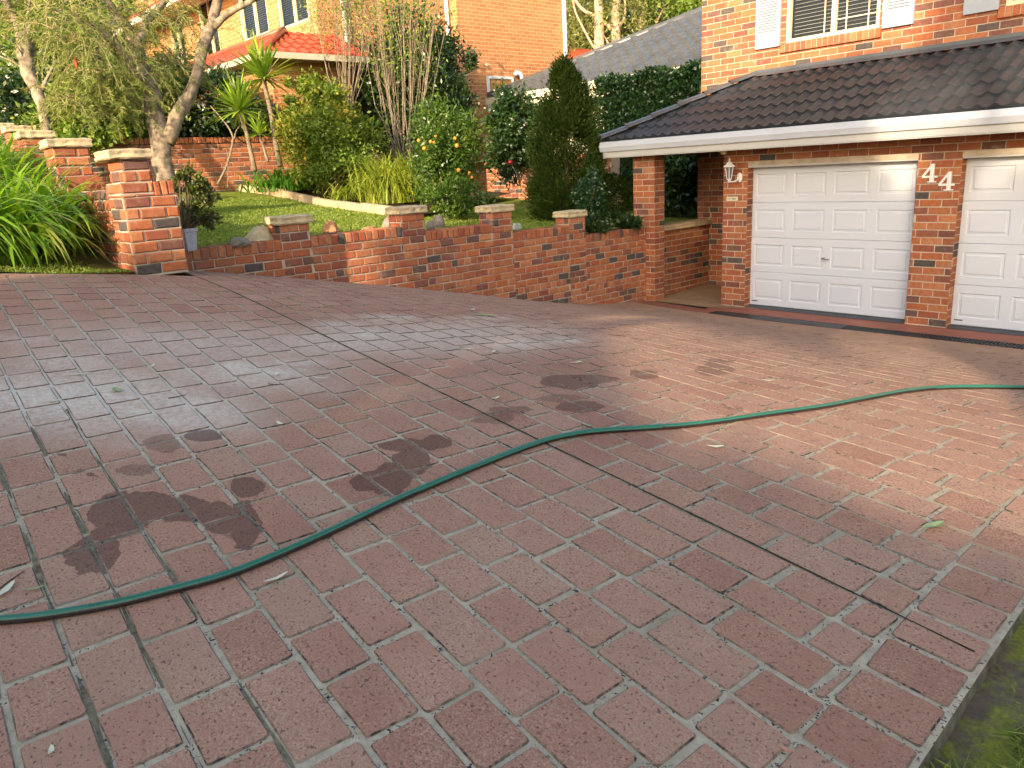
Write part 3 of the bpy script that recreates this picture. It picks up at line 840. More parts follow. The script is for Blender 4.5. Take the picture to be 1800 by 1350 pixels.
# porch column, rear pilaster, inner low wall
g = MB()
pier_bricks(g, -7.64, -7.25, 9.35, 9.59, -2.05, .10, **GB)
obj('porch_column', g, [M_brickp, M_mortar], hs)
g = MB()
wall_bricks(g, (-7.42, 9.59, -2.05), (0, 1, 0), (1, 0, 0), 1.45, -2.05, -1.03, off=.07, **GB)
wall_bricks(g, (-7.65, 11.02, -2.05), (1, 0, 0), (0, -1, 0), .24, -2.05, .1, off=.02, **GB)
wall_bricks(g, (-7.41, 11.02, -2.05), (1, 0, 0), (0, -1, 0), .30, -2.05, .1, off=.09, **GB)
wall_bricks(g, (-7.11, 11.02, -2.05), (0, 1, 0), (1, 0, 0), .6, -2.05, .1, off=.02, **GB)
g.box(-7.62, -7.43, 9.6, 11.0, -2.05, -1.035, .5, 1)
obj('porch_wall', g, [M_brickp, M_mortar], hs)
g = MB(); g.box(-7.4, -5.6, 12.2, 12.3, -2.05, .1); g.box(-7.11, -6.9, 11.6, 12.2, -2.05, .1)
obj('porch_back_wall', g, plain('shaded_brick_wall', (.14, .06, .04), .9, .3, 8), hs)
stone_cap(-7.68, -7.36, 9.6, 11.0, -1.03, -.955, hs, M_sandb, 'sill_stone')

# eaves
XC = -8.07
g = MB()
g.poly([(XC, YE + .02, .106), (2, YE + .02, .106), (2, 13, .106), (XC, 13, .106)][::-1])
obj('soffit', g, M_soffit, hs)
g = MB()
def gutter_profile(mb, fn):
    prof = [(.055, .175), (.0, .185), (-.004, .21), (-.012, .25), (-.004, .285), (.0, .318), (.012, .325), (.014, .31), (.07, .30)]
    for (a, b) in zip(prof[:-1], prof[1:]): mb.poly(fn(a, b))
gutter_profile(g, lambda a, b: [(XC - .0 + a[0], YE + a[0], a[1]), (2, YE + a[0], a[1]), (2, YE + b[0], b[1]), (XC + b[0], YE + b[0], b[1])])
gutter_profile(g, lambda a, b: [(XC + a[0], YE + a[0], a[1]), (XC + b[0], YE + b[0], b[1]), (XC + b[0], 13, b[1]), (XC + a[0], 13, a[1])])
x = XC + .1
while x < 1.5:
    g.box(x, x + .03, YE - .0165, YE - .0125, .246, .250, .5, 1); x += .092
gt = obj('gutter', g, [M_gutter, M_soffit], hs)
g = MB()
g.box(XC + .03, 2, YE + .03, YE + .05, .09, .20); g.box(XC + .03, XC + .05, YE + .05, 13, .09, .20)
obj('fascia', g, plain('fascia_paint', (.40, .395, .39), .5, .05, 2), hs)

# tiled skirt roof
TP = math.tan(math.radians(26)); CP = math.cos(math.radians(26)); SP = math.sin(math.radians(26))
M_tile = None
def tile_mat(name, c1, c2, c3):
    m_, n, l, bs = mat(name)
    g_ = n.new('ShaderNodeNewGeometry'); pos = g_.outputs['Position']
    a = ramp(n, l, noise(n, l, pos, 2.2, 6, .7).outputs[0], [(.3, c1), (.6, c2), (.85, c3)]).outputs[0]
    at_ = N_(n, 'ShaderNodeAttribute', attribute_name='rnd')
    a = mixc(n, l, math_(n, l, 'MULTIPLY', at_.outputs['Fac'], .15), a, c3)
    l.new(a, bs.inputs['Base Color']); bs.inputs['Roughness'].default_value = .36; bs.inputs['Specular IOR Level'].default_value = .5
    bump(n, l, noise(n, l, pos, 90, 5, .7).outputs[0], bs, .35, .004)
    return m_
M_tile = tile_mat('charcoal_tile', (.017, .021, .028), (.029, .034, .042), (.050, .053, .056))
M_cap = tile_mat('ridge_tile_paint', (.05, .055, .065), (.075, .08, .09), (.09, .092, .095))
def tile_slope(mb, org, U, D, N3, umin, umax, Ls, course=.31, pw=.165, rise=.034, amp=.019):
    """org eave origin, U along the eave, D up the slope, N3 normal; umin/umax functions of s"""
    org, U, D, N3 = map(Vector, (org, U, D, N3)); s = 0; row = 0
    while s < Ls - .02:
        s1 = min(s + course + .05, Ls)
        n_ = 8
        ua, ub = umin(s), umax(s); k0 = int(math.floor(ua / pw)); k1 = int(math.ceil(ub / pw))
        for k in range(k0, k1):
            shade = rnd.random()
            prev = None
            for i in range(n_ + 1):
                u = (k + i / n_) * pw
                ph = i / n_
                h = amp * (2 * (.5 + .5 * math.cos(2 * math.pi * ph)) ** 1.6 - .8)
                pts = []
                for (ss, hh) in ((s, rise * .0 - .004), (s, rise), (s1, .004)):
                    uc = min(max(u, umin(ss)), umax(ss))
                    pts.append(org + U * uc + D * ss + N3 * ((h if hh > 0 else h * .7 - .02) + hh))
                cur = [mb.vert(p) for p in pts]
                if prev:
                    if abs(mb.v[prev[1]][0] - mb.v[cur[1]][0]) + abs(mb.v[prev[1]][1] - mb.v[cur[1]][1]) > 1e-5:
                        mb.face((prev[0], cur[0], cur[1], prev[1]), shade)
                    if abs(mb.v[prev[2]][0] - mb.v[cur[2]][0]) + abs(mb.v[prev[2]][1] - mb.v[cur[2]][1]) > 1e-5 or abs(mb.v[prev[1]][0] - mb.v[cur[1]][0]) > 1e-5:
                        mb.face((prev[1], cur[1], cur[2], prev[2]), shade)
                prev = cur
        s += course; row += 1
g = MB()
Ls = (YU - YE - .04) / CP
tile_slope(g, (0, YE + .045, .338), (1, 0, 0), (0, CP, SP), (0, -SP, CP), lambda s: XC + .045 + s * CP, lambda s: 2.0, Ls)
rf = obj('roof', g, M_tile, hs)
g = MB()
g.poly([(XC, YE, .30), (XC + YU - YE, YU, .30 + TP * (YU - YE)), (XC + YU - YE, 13, .30 + TP * (YU - YE)), (XC, 13, .30)])
g.poly([(XC, YE + .02, .31), (2, YE + .02, .31), (2, YU, .30 + TP * (YU - YE - .02)), (XC + YU - YE, YU, .30 + TP * (YU - YE - .02))])
obj('roof_underlay', g, M_tile, rf)
# hip cap tiles
g = MB(); hd = Vector((1, 1, TP)).normalized(); o_ = Vector((XC + .02, YE + .02, .36)); side = Vector((1, -1, 0)).normalized()
Lh = (YU - YE) / hd.y * .97; s = 0
while s < Lh:
    a = o_ + hd * s; b = o_ + hd * min(s + .43, Lh); nn = hd.cross(side); nn = nn if nn.z > 0 else -nn
    ra, rb = .125, .105
    ring = lambda p, r_, dz: [g.vert(p + side * r_ * math.cos(t) + nn * (r_ * .55 * math.sin(t) + dz)) for t in [math.pi * i / 8 for i in range(9)]]
    A_, B_ = ring(a, ra, .012), ring(b, rb, 0.)
    for i in range(8): g.face((A_[i], A_[i + 1], B_[i + 1], B_[i]), rnd.random())
    g.face(A_, .5); s += .40
obj('ridge_cap', g, M_cap, rf, True)
g = MB()   # flashing along the wall foot
zf_ = .335 + TP * (YU - YE)
g.poly([(XC + YU - YE - .05, YU - .09, zf_ - .02), (2, YU - .09, zf_ - .02), (2, YU - .012, zf_ + .03), (XC + YU - YE - .05, YU - .012, zf_ + .03)])
g.poly([(XC + YU - YE - .05, YU - .012, zf_ + .03), (2, YU - .012, zf_ + .03), (2, YU - .010, zf_ + .07), (XC + YU - YE - .05, YU - .010, zf_ + .07)])
obj('flashing', g, M_cap, rf)

# upper storey
UX = -7.405
g = MB()
UB = dict(L=.24, ch=.003, proud=.005, jit=.0012, gm=.011)
WX0, WX1 = -6.02, -4.725; WZ = 1.495
W2X0 = -3.30
hol = [(WX0 - UX, WX1 - UX, WZ - .0, 2.9), (W2X0 - UX, W2X0 - UX + 1.3, WZ, 2.9)]
wall_bricks(g, (UX, YU, .2), (1, 0, 0), (0, -1, 0), 9.0, .2, 4.1, holes=hol, off=.03, **UB)
wall_bricks(g, (UX, 16, .2), (0, -1, 0), (-1, 0, 0), 16 - YU, .2, 4.1, off=.03, **UB)
obj('upper_wall', g, [M_brick, M_mortar], hs)
def shutter(x0, x1, z0, z1):
    g = MB(); y = YU - .045
    g.box(x0, x0 + .05, y, y + .035, z0, z1); g.box(x1 - .05, x1, y, y + .035, z0, z1)
    g.box(x0 + .05, x1 - .05, y + .002, y + .033, z0, z0 + .19); g.box(x0 + .05, x1 - .05, y + .002, y + .033, z1 - .08, z1)
    z = z0 + .19
    while z < z1 - .1:
        g.poly([(x0 + .05, y + .004, z), (x1 - .05, y + .004, z), (x1 - .05, y + .024, z + .036), (x0 + .05, y + .024, z + .036)]); 
        g.poly([(x0 + .05, y + .004, z), (x0 + .05, y + .028, z - .002), (x1 - .05, y + .028, z - .002), (x1 - .05, y + .004, z)]); z += .034
    g.poly([(x0 + .05, y + .03, z0), (x1 - .05, y + .03, z0), (x1 - .05, y + .03, z1), (x0 + .05, y + .03, z1)])
    return obj('shutter', g, plain('shutter_paint', (.30, .325, .38), .4, .04, 3), hs)
shutter(-6.47, -6.09, 1.475, 2.95); shutter(-4.675, -4.295, 1.475, 2.95); shutter(-3.73, -3.355, 1.475, 2.95)
def window(x0, x1, z0, z1, y, parent, bars=True, blindz=None):
    fr = MB(); d = .05
    fr.box(x0, x1, y - .02, y + .05, z0, z0 + d); fr.box(x0, x1, y - .02, y + .05, z1 - d, z1)
    fr.box(x0, x0 + d, y - .02, y + .05, z0 + d, z1 - d); fr.box(x1 - d, x1, y - .02, y + .05, z0 + d, z1 - d)
    xm = x0 + (x1 - x0) * .52
    fr.box(xm - .03, xm + .03, y - .015, y + .045, z0 + d, z1 - d)
    w = obj('window', fr, M_cream, parent)
    if bars:
        b = MB(); yy = y + .004
        for xx in (xm - .14, xm + .16, x1 - .17): b.box(xx, xx + .014, yy, yy + .012, z0 + d, z1 - d)
        for zz in (z0 + .19, z0 + .62, z0 + 1.05): b.box(xm + .03, x1 - d, yy + .001, yy + .011, zz, zz + .014)
        obj('glazing_bar', b, M_cream, w)
    gl = MB(); gl.poly([(x0, y + .022, z0), (x1, y + .022, z0), (x1, y + .022, z1), (x0, y + .022, z1)])
    gm_, n, l, bs = mat('clear_pane'); 
    tr = n.new('ShaderNodeBsdfTransparent'); gs = n.new('ShaderNodeBsdfGlossy'); gs.inputs[1].default_value = .03
    fr_ = n.new('ShaderNodeFresnel'); fr_.inputs[0].default_value = 1.5; mx = n.new('ShaderNodeMixShader')
    l.new(fr_.outputs[0], mx.inputs[0]); l.new(tr.outputs[0], mx.inputs[1]); l.new(gs.outputs[0], mx.inputs[2]); l.new(mx.outputs[0], n['Material Output'].inputs[0])
    obj('glass', gl, gm_, w)
    bl = MB(); z = z0 + .06
    while z < z1:
        bl.poly([(x0 + .06, y + .075, z), (x1 - .06, y + .075, z), (x1 - .06, y + .115, z + .012), (x0 + .06, y + .115, z + .012)]); z += .048
    obj('blind', bl, plain('blind_slat', (.55, .55, .53), .5, .05, 3), w)
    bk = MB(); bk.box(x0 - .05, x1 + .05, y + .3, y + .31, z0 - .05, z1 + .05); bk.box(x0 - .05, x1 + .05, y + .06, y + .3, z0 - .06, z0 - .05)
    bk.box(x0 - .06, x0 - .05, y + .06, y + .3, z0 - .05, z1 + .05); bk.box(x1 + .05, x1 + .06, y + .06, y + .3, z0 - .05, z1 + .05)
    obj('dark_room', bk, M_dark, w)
    return w
w = window(WX0, WX1, WZ + .002, 2.9, YU + .03, hs)
g = MB(); x = WX0 - .06
while x < WX1 + .03:
    g.cbox(x, x + .068, YU - .045, YU + .06, WZ - .118, WZ - .001, .004, rnd.random() * .86 if rnd.random() > .1 else .95); x += .078
g.box(WX0 - .055, WX1 + .03, YU - .035, YU + .05, WZ - .112, WZ - .006, .5, 1)
obj('brick_sill', g, [M_brick, M_mortar], w)
w = window(W2X0, W2X0 + 1.3, WZ + .002, 2.9, YU + .03, hs)
g = MB(); x = W2X0 - .06
while x < W2X0 + 1.35:
    g.cbox(x, x + .068, YU - .045, YU + .06, WZ - .118, WZ - .001, .004, rnd.random() * .86); x += .078
g.box(W2X0 - .055, W2X0 + 1.35, YU - .035, YU + .05, WZ - .112, WZ - .006, .5, 1)
obj('brick_sill', g, [M_brick, M_mortar], w)

# house number 4 4
def four(x, z, s, parent):
    g = MB(); y = YG - .022
    def pr(pts, d0, d1):
        a = [(x + p[0] * s, y - d0, z + p[1] * s) for p in pts]; b = [(x + p[0] * s, y + d1, z + p[1] * s) for p in pts]
        g.poly(a); n = len(pts)
        for i in range(n): g.poly([a[i], b[i], b[(i + 1) % n], a[(i + 1) % n]])
    pr([(.42, 0.0), (.62, 0.0), (.62, 1.0), (.48, 1.0), (.42, .88)], .003, .014)                 # stem
    pr([(.0, .26), (.0, .37), (.46, 1.0), (.56, 1.0), (.56, .92), (.135, .37), (.135, .26)], .002, .014)      # diagonal
    pr([(.0, .25), (.80, .25), (.80, .36), (.0, .36)], .001, .014)                         # bar
    pr([(.28, 0.0), (.76, 0.0), (.76, .06), (.28, .06)], .0015, .014)                        # foot serif
    return obj('house_number', g, M_white, parent)
p1 = at(1621, 321, 1, YG); p2 = at(1650, 335, 1, YG)
four(p1.x, p1.z, .205, hs); four(p2.x, p2.z, .205, hs)
# small sign and its marks
p = at(1278, 353, 1, YG)
g = MB(); g.box(p.x, p.x + .175, YG - .016, YG - .007, p.z, p.z + .055)
for (a, b, c, d) in ((.015, .03, .026, .033), (.034, .05, .022, .030), (.055, .064, .026, .034), (.090, .10, .018, .032), (.105, .118, .022, .036), (.122, .132, .016, .034), (.137, .155, .022, .030)):
    g.box(p.x + a, p.x + b, YG - .018, YG - .0162, p.z + c, p.z + d, .5, 1)
obj('wall_plate', g, [plain('plate_cream', (.55, .50, .36), .5, .1, 10), M_black], hs)
# sensor under the soffit
p = at(1272, 268, 1, 9.5)
g = MB(); g.lathe([(.02, .0), (.045, -.005), (.05, -.03), (.035, -.055), (.015, -.06)], (p.x, p.y, .104), 14)
obj('motion_sensor', g, M_cream, hs, True)

# lantern
p = at(1282, 300, 1, YG - .14)
ln = thing('wall_lantern', 'white carriage lantern on the brick pillar left of the garage door', 'wall lamp', (p.x, p.y, p.z - .2))
g = MB(); c = (p.x, p.y, p.z)
g.lathe([(.012, -.155), (.022, -.145), (.012, -.13), (.03, -.12), (.034, -.105)], c, 12)
g.lathe([(.056, .045), (.062, .052), (.088, .05), (.086, .058), (.045, .085), (.03, .108), (.016, .115), (.01, .13), (.014, .14), (.005, .165), (.001, .185)], c, 6)
for k_ in range(6):
    t = 2 * math.pi * k_ / 6
    a = Vector((c[0] + .033 * math.cos(t), c[1] + .033 * math.sin(t), c[2] - .105)); b = Vector((c[0] + .058 * math.cos(t), c[1] + .058 * math.sin(t), c[2] + .046))
    g.tube([a, b], .005, 5)
obj('cage', g, M_white, ln)
g = MB(); g.lathe([(.029, -.104), (.052, .044)], c, 6); obj('lamp_glass', g, M_gold, ln)
g = MB(); q = Vector((c[0] + .085, YG - .02, c[2] - .10))
g.tube([Vector(c) + Vector((0, 0, -.125)), Vector(c) + Vector((.02, .03, -.15)), Vector(c) + Vector((.06, .07, -.14)), q], .009, 8)
obj('bracket', g, M_white, ln, True)
g = MB(); R = []
for (rr, yy) in ((.045, -.006), (.05, -.02), (.03, -.03)):
    R.append([g.vert((q.x + rr * .85 * math.cos(t), YG + yy, q.z + rr * 1.35 * math.sin(t))) for t in [2 * math.pi * i / 16 for i in range(16)]])
for i in range(2):
    for k_ in range(16): g.face((R[i][k_], R[i][(k_ + 1) % 16], R[i + 1][(k_ + 1) % 16], R[i + 1][k_]))
g.face(R[-1]); obj('back_plate', g, M_white, ln, True)

# ------------------------------------------------------------------ neighbours
def tex_brick_mat(name, c1, c2, c3, mo):
    m_, n, l, bs = mat(name)
    uv = n.new('ShaderNodeUVMap')
    b = n.new('ShaderNodeTexBrick'); l.new(uv.outputs[0], b.inputs['Vector'])
    b.inputs['Scale'].default_value = 1; b.inputs['Brick Width'].default_value = .24; b.inputs['Row Height'].default_value = .086
    b.inputs['Mortar Size'].default_value = .007; b.inputs['Mortar Smooth'].default_value = .2; b.inputs['Bias'].default_value = 0
    b.inputs['Color1'].default_value = (*c1, 1); b.inputs['Color2'].default_value = (*c2, 1); b.inputs['Mortar'].default_value = (*mo, 1)
    nz = noise(n, l, uv.outputs[0], 3.5, 5, .7)
    c = mixc(n, l, ramp(n, l, nz.outputs[0], [(.5, (0, 0, 0)), (.75, (.6, .6, .6))]).outputs[0], b.outputs[0], c3)
    l.new(c, bs.inputs['Base Color']); bs.inputs['Roughness'].default_value = .9; bs.inputs['Specular IOR Level'].default_value = .2
    bump(n, l, math_(n, l, 'SUBTRACT', 1.0, b.outputs['Fac']), bs, .5, .006)
    return m_
M_ob = tex_brick_mat('orange_brick', (.36, .140, .056), (.44, .200, .080), (.42, .19, .08), (.46, .35, .20))
M_obd = tex_brick_mat('red_brick_far', (.26, .07, .035), (.34, .11, .055), (.16, .07, .05), (.38, .25, .17))
def uv_wall(name, quads, m_, parent):
    """quads: (origin, U, width, z0, z1)"""
    g = MB(); UVs = []
    for (o, U, w_, z0, z1) in quads:
        o = Vector(o); U = Vector(U)
        P = [(o + U * a).to_tuple()[:2] + (z,) for a, z in ((0, z0), (w_, z0), (w_, z1), (0, z1))]
        g.poly(P); UVs += [(0, z0), (w_, z0), (w_, z1), (0, z1)]
    ob = obj(name, g, m_, parent)
    u = ob.data.uv_layers.new(name='UVMap')
    for i, q in enumerate(UVs): u.data[i].uv = q
    return ob
M_rtile = tile_mat('red_tile', (.30, .045, .025), (.42, .07, .035), (.36, .10, .06))
M_gtile = tile_mat('grey_tile', (.06, .065, .072), (.088, .092, .097), (.13, .13, .125))
M_fas = plain('cream_fascia', (.66, .60, .48), .5, .05, 2)
M_eave = plain('eave_lining', (.48, .33, .22), .7, .05, 2)

oh = thing('orange_brick_house', 'two-storey orange brick house with red tiled roofs behind the garden', 'house', (-18, 12, 0))
F1 = 9.08; FX = -16.0
WINS = [(-24.6, -23.6, 3.4), (-22.3, -21.2, 3.35), (-19.75, -18.3, 3.42), (-17.75, -16.35, 3.38)]
strips = []; x_ = -27
for (xa, xb, za) in WINS:
    strips += [((x_, F1, 0), (1, 0, 0), xa - x_, -.5, 6.5), ((xa, F1, 0), (1, 0, 0), xb - xa, -.5, za), ((xa, F1, 0), (1, 0, 0), xb - xa, za + 1.5, 6.5)]; x_ = xb
strips.append(((x_, F1, 0), (1, 0, 0), FX - x_, -.5, 6.5))
uv_wall('wall', strips + [ ((FX, F1, 0), (0, 1, 0), 3.55, -.5, 6.5), ((FX, F1 + 3.55, 0), (1, 0, 0), .35, -.5, 6.5),
                 ((FX + .35, F1 + 3.55, 0), (0, 1, 0), 3.7, -.5, 6.5), ((FX + .35, F1 + 7.25, 0), (-1, 0, 0), 6, -.5, 6.5)], M_ob, oh)
for (x, y, r_) in ((FX + .07, F1 + 3.47, .05), (FX + .42, F1 + 7.18, .055), (FX + .06, F1 + .62, .045)):
    g = MB(); g.tube([(x, y, -.4), (x, y, 6.5)], r_, 8); obj('downpipe', g, M_white, oh, True)
# upper windows on the street face
for (xa, xb, za) in WINS:
    window(xa, xb, za, za + 1.5, F1 + .03, oh, False)
# side window and vent pipe
q = at(855, 135, 0, FX + .36); q2 = at(901, 135, 0, FX + .36)
fr = MB(); xx = FX + .355; y0, y1, z0, z1 = q.y, q2.y, q.z - .75, q.z + .02
for (a, b, c, d) in ((y0, y1, z1 - .06, z1), (y0, y0 + .06, z0, z1 - .06), (y1 - .06, y1, z0, z1 - .06), (y0, y1, z0 - .05, z0)): fr.box(xx, xx + .05, a, b, c, d)
w = obj('window', fr, M_white, oh)
g = MB(); g.poly([(xx + .015, y0, z0), (xx + .015, y1, z0), (xx + .015, y1, z1), (xx + .015, y0, z1)])
obj('glass', g, plain('painted_gold_reflection', (.45, .24, .07), .25, .25, 2, .6, 0), w)  # golden reflection painted in as the pane's base colour
g = MB(); q = at(918, 146, 0, FX + .45)
g.tube([(q.x, q.y, .2), (q.x, q.y, q.z + .12), (q.x, q.y - .06, q.z + .22), (q.x, q.y - .2, q.z + .24), (q.x, q.y - .24, q.z + .18)], .06, 8)
obj('vent_pipe', g, M_white, oh, True)
# main eave, upper left
zE = 4.62
g = MB(); g.poly([(-27.5, F1 - .75, zE), (-19.4, F1 - .75, zE), (-19.4, F1, zE + .05), (-27.5, F1, zE + .05)]); obj('eave_lining', g, M_eave, oh)
g = MB(); g.box(-27.6, -19.35, F1 - .85, F1 - .75, zE - .02, zE + .16); obj('gutter', g, M_fas, oh)
g = MB(); tile_slope(g, (0, F1 - .8, zE + .18), (1, 0, 0), (0, .9, .43), (0, -.43, .9), lambda s: -27.6, lambda s: -19.3 - s * .5, 2.4, .34, .3, .04, .03)
obj('roof', g, M_rtile, oh)
g = MB(); tile_slope(g, (0, F1 - .8, 6.5), (1, 0, 0), (0, .9, .43), (0, -.43, .9), lambda s: -20 + s, lambda s: -15.2 - s, 3.4, .34, .3, .04, .03)
obj('roof', g, M_rtile, oh)
# low hipped roof wrapping the corner
A_ = Vector((FX, F1 - .82, 3.02)); gz = 2.42; ex = 1.25
C0 = Vector((FX + ex, F1 - .82 - ex * .9, gz)); C1 = Vector((FX + ex, F1 + .35, gz)); C2 = Vector((FX - 7, F1 - .82 - ex * .9, gz))
def tri_slope(name, a, b, c, d):
    """tiled slope: eave a-b, top d-c"""
    g = MB(); U = (b - a).normalized(); D = ((d + c) / 2 - (a + b) / 2); D = (D - U * D.dot(U)); Ls_ = D.length; D.normalize(); N3 = U.cross(D); N3 = N3 if N3.z > 0 else -N3
    la, lb = (d - a).dot(U), (c - a).dot(U); wd = (b - a).length
    tile_slope(g, a, U, D, N3, lambda s: la * s / Ls_, lambda s: wd + (lb - wd) * s / Ls_, Ls_, .3, .24, .035, .022)
    return obj(name, g, M_rtile, oh)
tri_slope('porch_roof', C0, C1, Vector((FX, F1 + .35, 3.02)), A_)
tri_slope('porch_roof', C2, C0, A_, Vector((FX - 7, F1 - .82, 3.02)))
g = MB(); g.tube([C0 + Vector((0, 0, .03)), A_ + Vector((0, 0, .05))], .07, 8); g.tube([A_ + Vector((0, 0, .05)), A_ + Vector((-7, 0, .05))], .06, 8); obj('ridge_cap', g, M_rtile, oh, True)
g = MB(); g.box(C0.x, C0.x + .1, C0.y - .1, C1.y, gz - .12, gz - .005); g.box(C2.x, C0.x, C0.y - .1, C0.y, gz - .12, gz - .005); obj('porch_gutter', g, plain('grey_gutter', (.42, .38, .30), .5), oh)
uv_wall('porch_wall', [((FX + ex - .4, C0.y + .3, 0), (0, 1, 0), 1.8, -.5, gz - .1), ((FX - 3, C0.y + .3, 0), (1, 0, 0), 3 + ex - .4, -.5, gz - .1)], M_ob, oh)
g = MB(); g.poly([(C2.x, C0.y, gz - .1), (C0.x, C0.y, gz - .1), (C0.x, C1.y, gz - .1), (C2.x, C1.y, gz - .1)]); obj('porch_lining', g, M_eave, oh)

# grey roofed neighbour behind the hedge
gh = thing('grey_roofed_house', 'single-storey cream house with a pale grey tiled hip roof behind the hedge', 'house', (-12, 14, 0))
E0 = at(857, 172, 1, 13.0); ez = E0.z; tg = .44
g = MB(); cp_ = 1 / math.hypot(1, tg)
tile_slope(g, (0, 13.0, ez), (1, 0, 0), (0, cp_, tg * cp_), (0, -tg * cp_, cp_), lambda s: E0.x + s * cp_, lambda s: -2., 6.5, .33, .3, .05, .032)
r2 = obj('roof', g, M_gtile, gh)
g = MB(); g.tube([(E0.x, 13.0, ez + .03), (E0.x + 6, 19.0, ez + .03 + 6 * tg)], .09, 8); obj('ridge_cap', g, M_gtile, r2, True)
g = MB(); g.poly([(E0.x, 13, ez), (E0.x + 6, 19, ez + 6 * tg), (E0.x + 6, 24, ez + 6 * tg), (E0.x, 28, ez)]); obj('side_slope', g, M_gtile, r2)
g = MB(); g.box(E0.x, -2, 12.93, 13.0, ez - .17, ez - .01); g.box(E0.x + .0, E0.x + .08, 13.0, 24, ez - .17, ez - .01); obj('gutter', g, M_fas, gh)
g = MB(); g.box(E0.x + .1, -2, 13.02, 13.06, ez - .33, ez - .12); obj('fascia', g, M_fas, gh)
g = MB(); g.poly([(E0.x + .1, 13.06, ez - .3), (-2, 13.06, ez - .3), (-2, 13.7, ez - .3), (E0.x + .1, 13.7, ez - .3)]); obj('soffit', g, M_fas, gh)
g = MB(); g.box(E0.x + .6, -2, 13.6, 13.8, -1.6, ez - .29); g.box(E0.x + .6, E0.x + .8, 13.8, 24, -1.6, ez - .29); obj('wall', g, M_render, gh)
g = MB(); g.tube([(-11.9, 13.52, -1.5), (-11.9, 13.52, ez - .3)], .05, 8); obj('downpipe', g, M_white, gh, True)

# small red roof far behind
fh = thing('far_house', 'house showing only a bright red roof between the orange wall and grey roof', 'house', (-27, 31, 3))
g = MB(); a = at(960, 120, 1, 30); b = at(1120, 118, 1, 30); c = at(1070, 92, 1, 33); d = at(960, 76, 1, 33)
g.poly([a, b, c, d]); g.poly([a, b, (b.x, 30, 0), (a.x, 30, 0)], .5, 1); g.poly([d, c, (c.x, 37, 3), (d.x, 37, 3)])
obj('roof', g, [M_rtile, M_ob], fh)
# pale house far left
lh = thing('pale_house', 'pale house with a grey roof glimpsed behind the left trees', 'house', tuple(PD(40, 150, 30)))
def pface(mb, pts, dep, mi=0): mb.poly([PD(x, y, dp) for (x, y), dp in zip(pts, dep)], .5, mi)
g = MB(); pface(g, [(-60, 240), (120, 240), (118, 72), (-60, 100)], (30, 27, 27, 30)); obj('wall', g, M_render, lh)
g = MB(); pface(g, [(-80, 92), (135, 62), (60, 20), (-60, 30)], (29.5, 26.5, 33, 34)); obj('roof', g, M_gtile, lh)
g = MB(); pface(g, [(60, 165), (88, 165), (86, 84), (60, 88)], (27.9, 27.5, 27.5, 27.9)); obj('window', g, M_white, lh)

# garden retaining walls
rw = thing('retaining_wall', 'sunlit brick retaining wall behind the lawn with young trees before it', 'garden wall', (-14.6, 7, -.3))
g = MB(); wall_bricks(g, (-15.1, 3.6, -.7), (0, 1, 0), (1, 0, 0), 6.2, -.7, .78, **dict(RB, L=.23)); g.box(-15.35, -15.11, 3.6, 9.8, -.7, .775, .5, 1)
obj('brick_face', g, [M_brick, M_mortar], rw)
g = MB(); y = 3.6
while y < 9.8:
    g.cbox(-15.36, -15.07, y, y + .07, .79, .90, .008, rnd.random() * .85, 0, .004); y += .08
obj('coping', g, [M_brick, M_mortar], rw)
dw = thing('dark_brick_wall', 'short shaded dark red brick wall behind the fruiting citrus', 'garden wall', (-11.5, 11.4, -.6))
q1 = lz(-11.5, 11.4)
g = MB(); wall_bricks(g, (-13.4, 11.35, -.95), (1, 0, 0), (0, -1, 0), 3.6, -.95, .12, **dict(RB, L=.23)); g.box(-13.4, -9.8, 11.36, 11.6, -.95, .115, .5, 1)
obj('brick_face', g, [M_brickp, M_mortar], dw)
g = MB(); x = -13.4
while x < -9.85:
    g.cbox(x, x + .07, 11.3, 11.62, .125, .22, .008, rnd.random() * .85, 0, .004); x += .08
obj('coping', g, [M_brickp, M_mortar], dw)
# paling fence beside the porch
pf = thing('paling_fence', 'cream timber paling fence between the conifer and the porch column', 'fence', (-8.4, 12.7, -1))
g = MB(); x = -10.2
while x < -6.6: g.box(x, x + .095, 12.66 + rnd.random() * .006, 12.68, -1.2, .02 + rnd.random() * .02); x += .105
obj('palings', g, M_fence, pf)
for zz in (-.1, -.8):
    g = MB(); g.box(-10.2, -6.6, 12.62, 12.66, zz - .04, zz + .04); obj('rail', g, M_fence, pf)
for xx in (-9.62, -8.15, -7.3):
    g = MB(); g.box(xx, xx + .09, 12.56, 12.655, -1.2, .08); obj('post', g, M_fence, pf)

# stone edging of the bed
P_ed = [hit(x, y, lz, 3) for (x, y) in ((395, 333), (440, 338), (480, 343), (520, 352), (560, 361), (600, 367), (640, 373), (690, 380), (740, 384))]
te = thing('stone_edging', 'line of sandstone edging blocks round the planted bed at the back of the lawn', 'garden edging', tuple(P_ed[4]))
g = MB()
for i in range(len(P_ed) - 1):
    a, b = P_ed[i], P_ed[i + 1]; L = (b - a).length; k_ = max(1, int(L / .55)); dr = (b - a).normalized(); nn = Vector((dr.y, -dr.x, 0)).normalized()
    for j in range(k_):
        c0 = a + (b - a) * (j / k_) + dr * .01; c1 = a + (b - a) * ((j + 1) / k_) - dr * .01; h_ = .12 + rnd.random() * .03
        pts = [c0 + nn * .05, c1 + nn * .05, c1 - nn * .05, c0 - nn * .05]
        lo = [Vector((p.x, p.y, p.z - .05)) for p in pts]; hi = [Vector((p.x + (rnd.random() - .5) * .02, p.y + (rnd.random() - .5) * .02, p.z + h_)) for p in pts]
        g.poly(hi)
        for q_ in range(4): g.poly([lo[q_], lo[(q_ + 1) % 4], hi[(q_ + 1) % 4], hi[q_]])
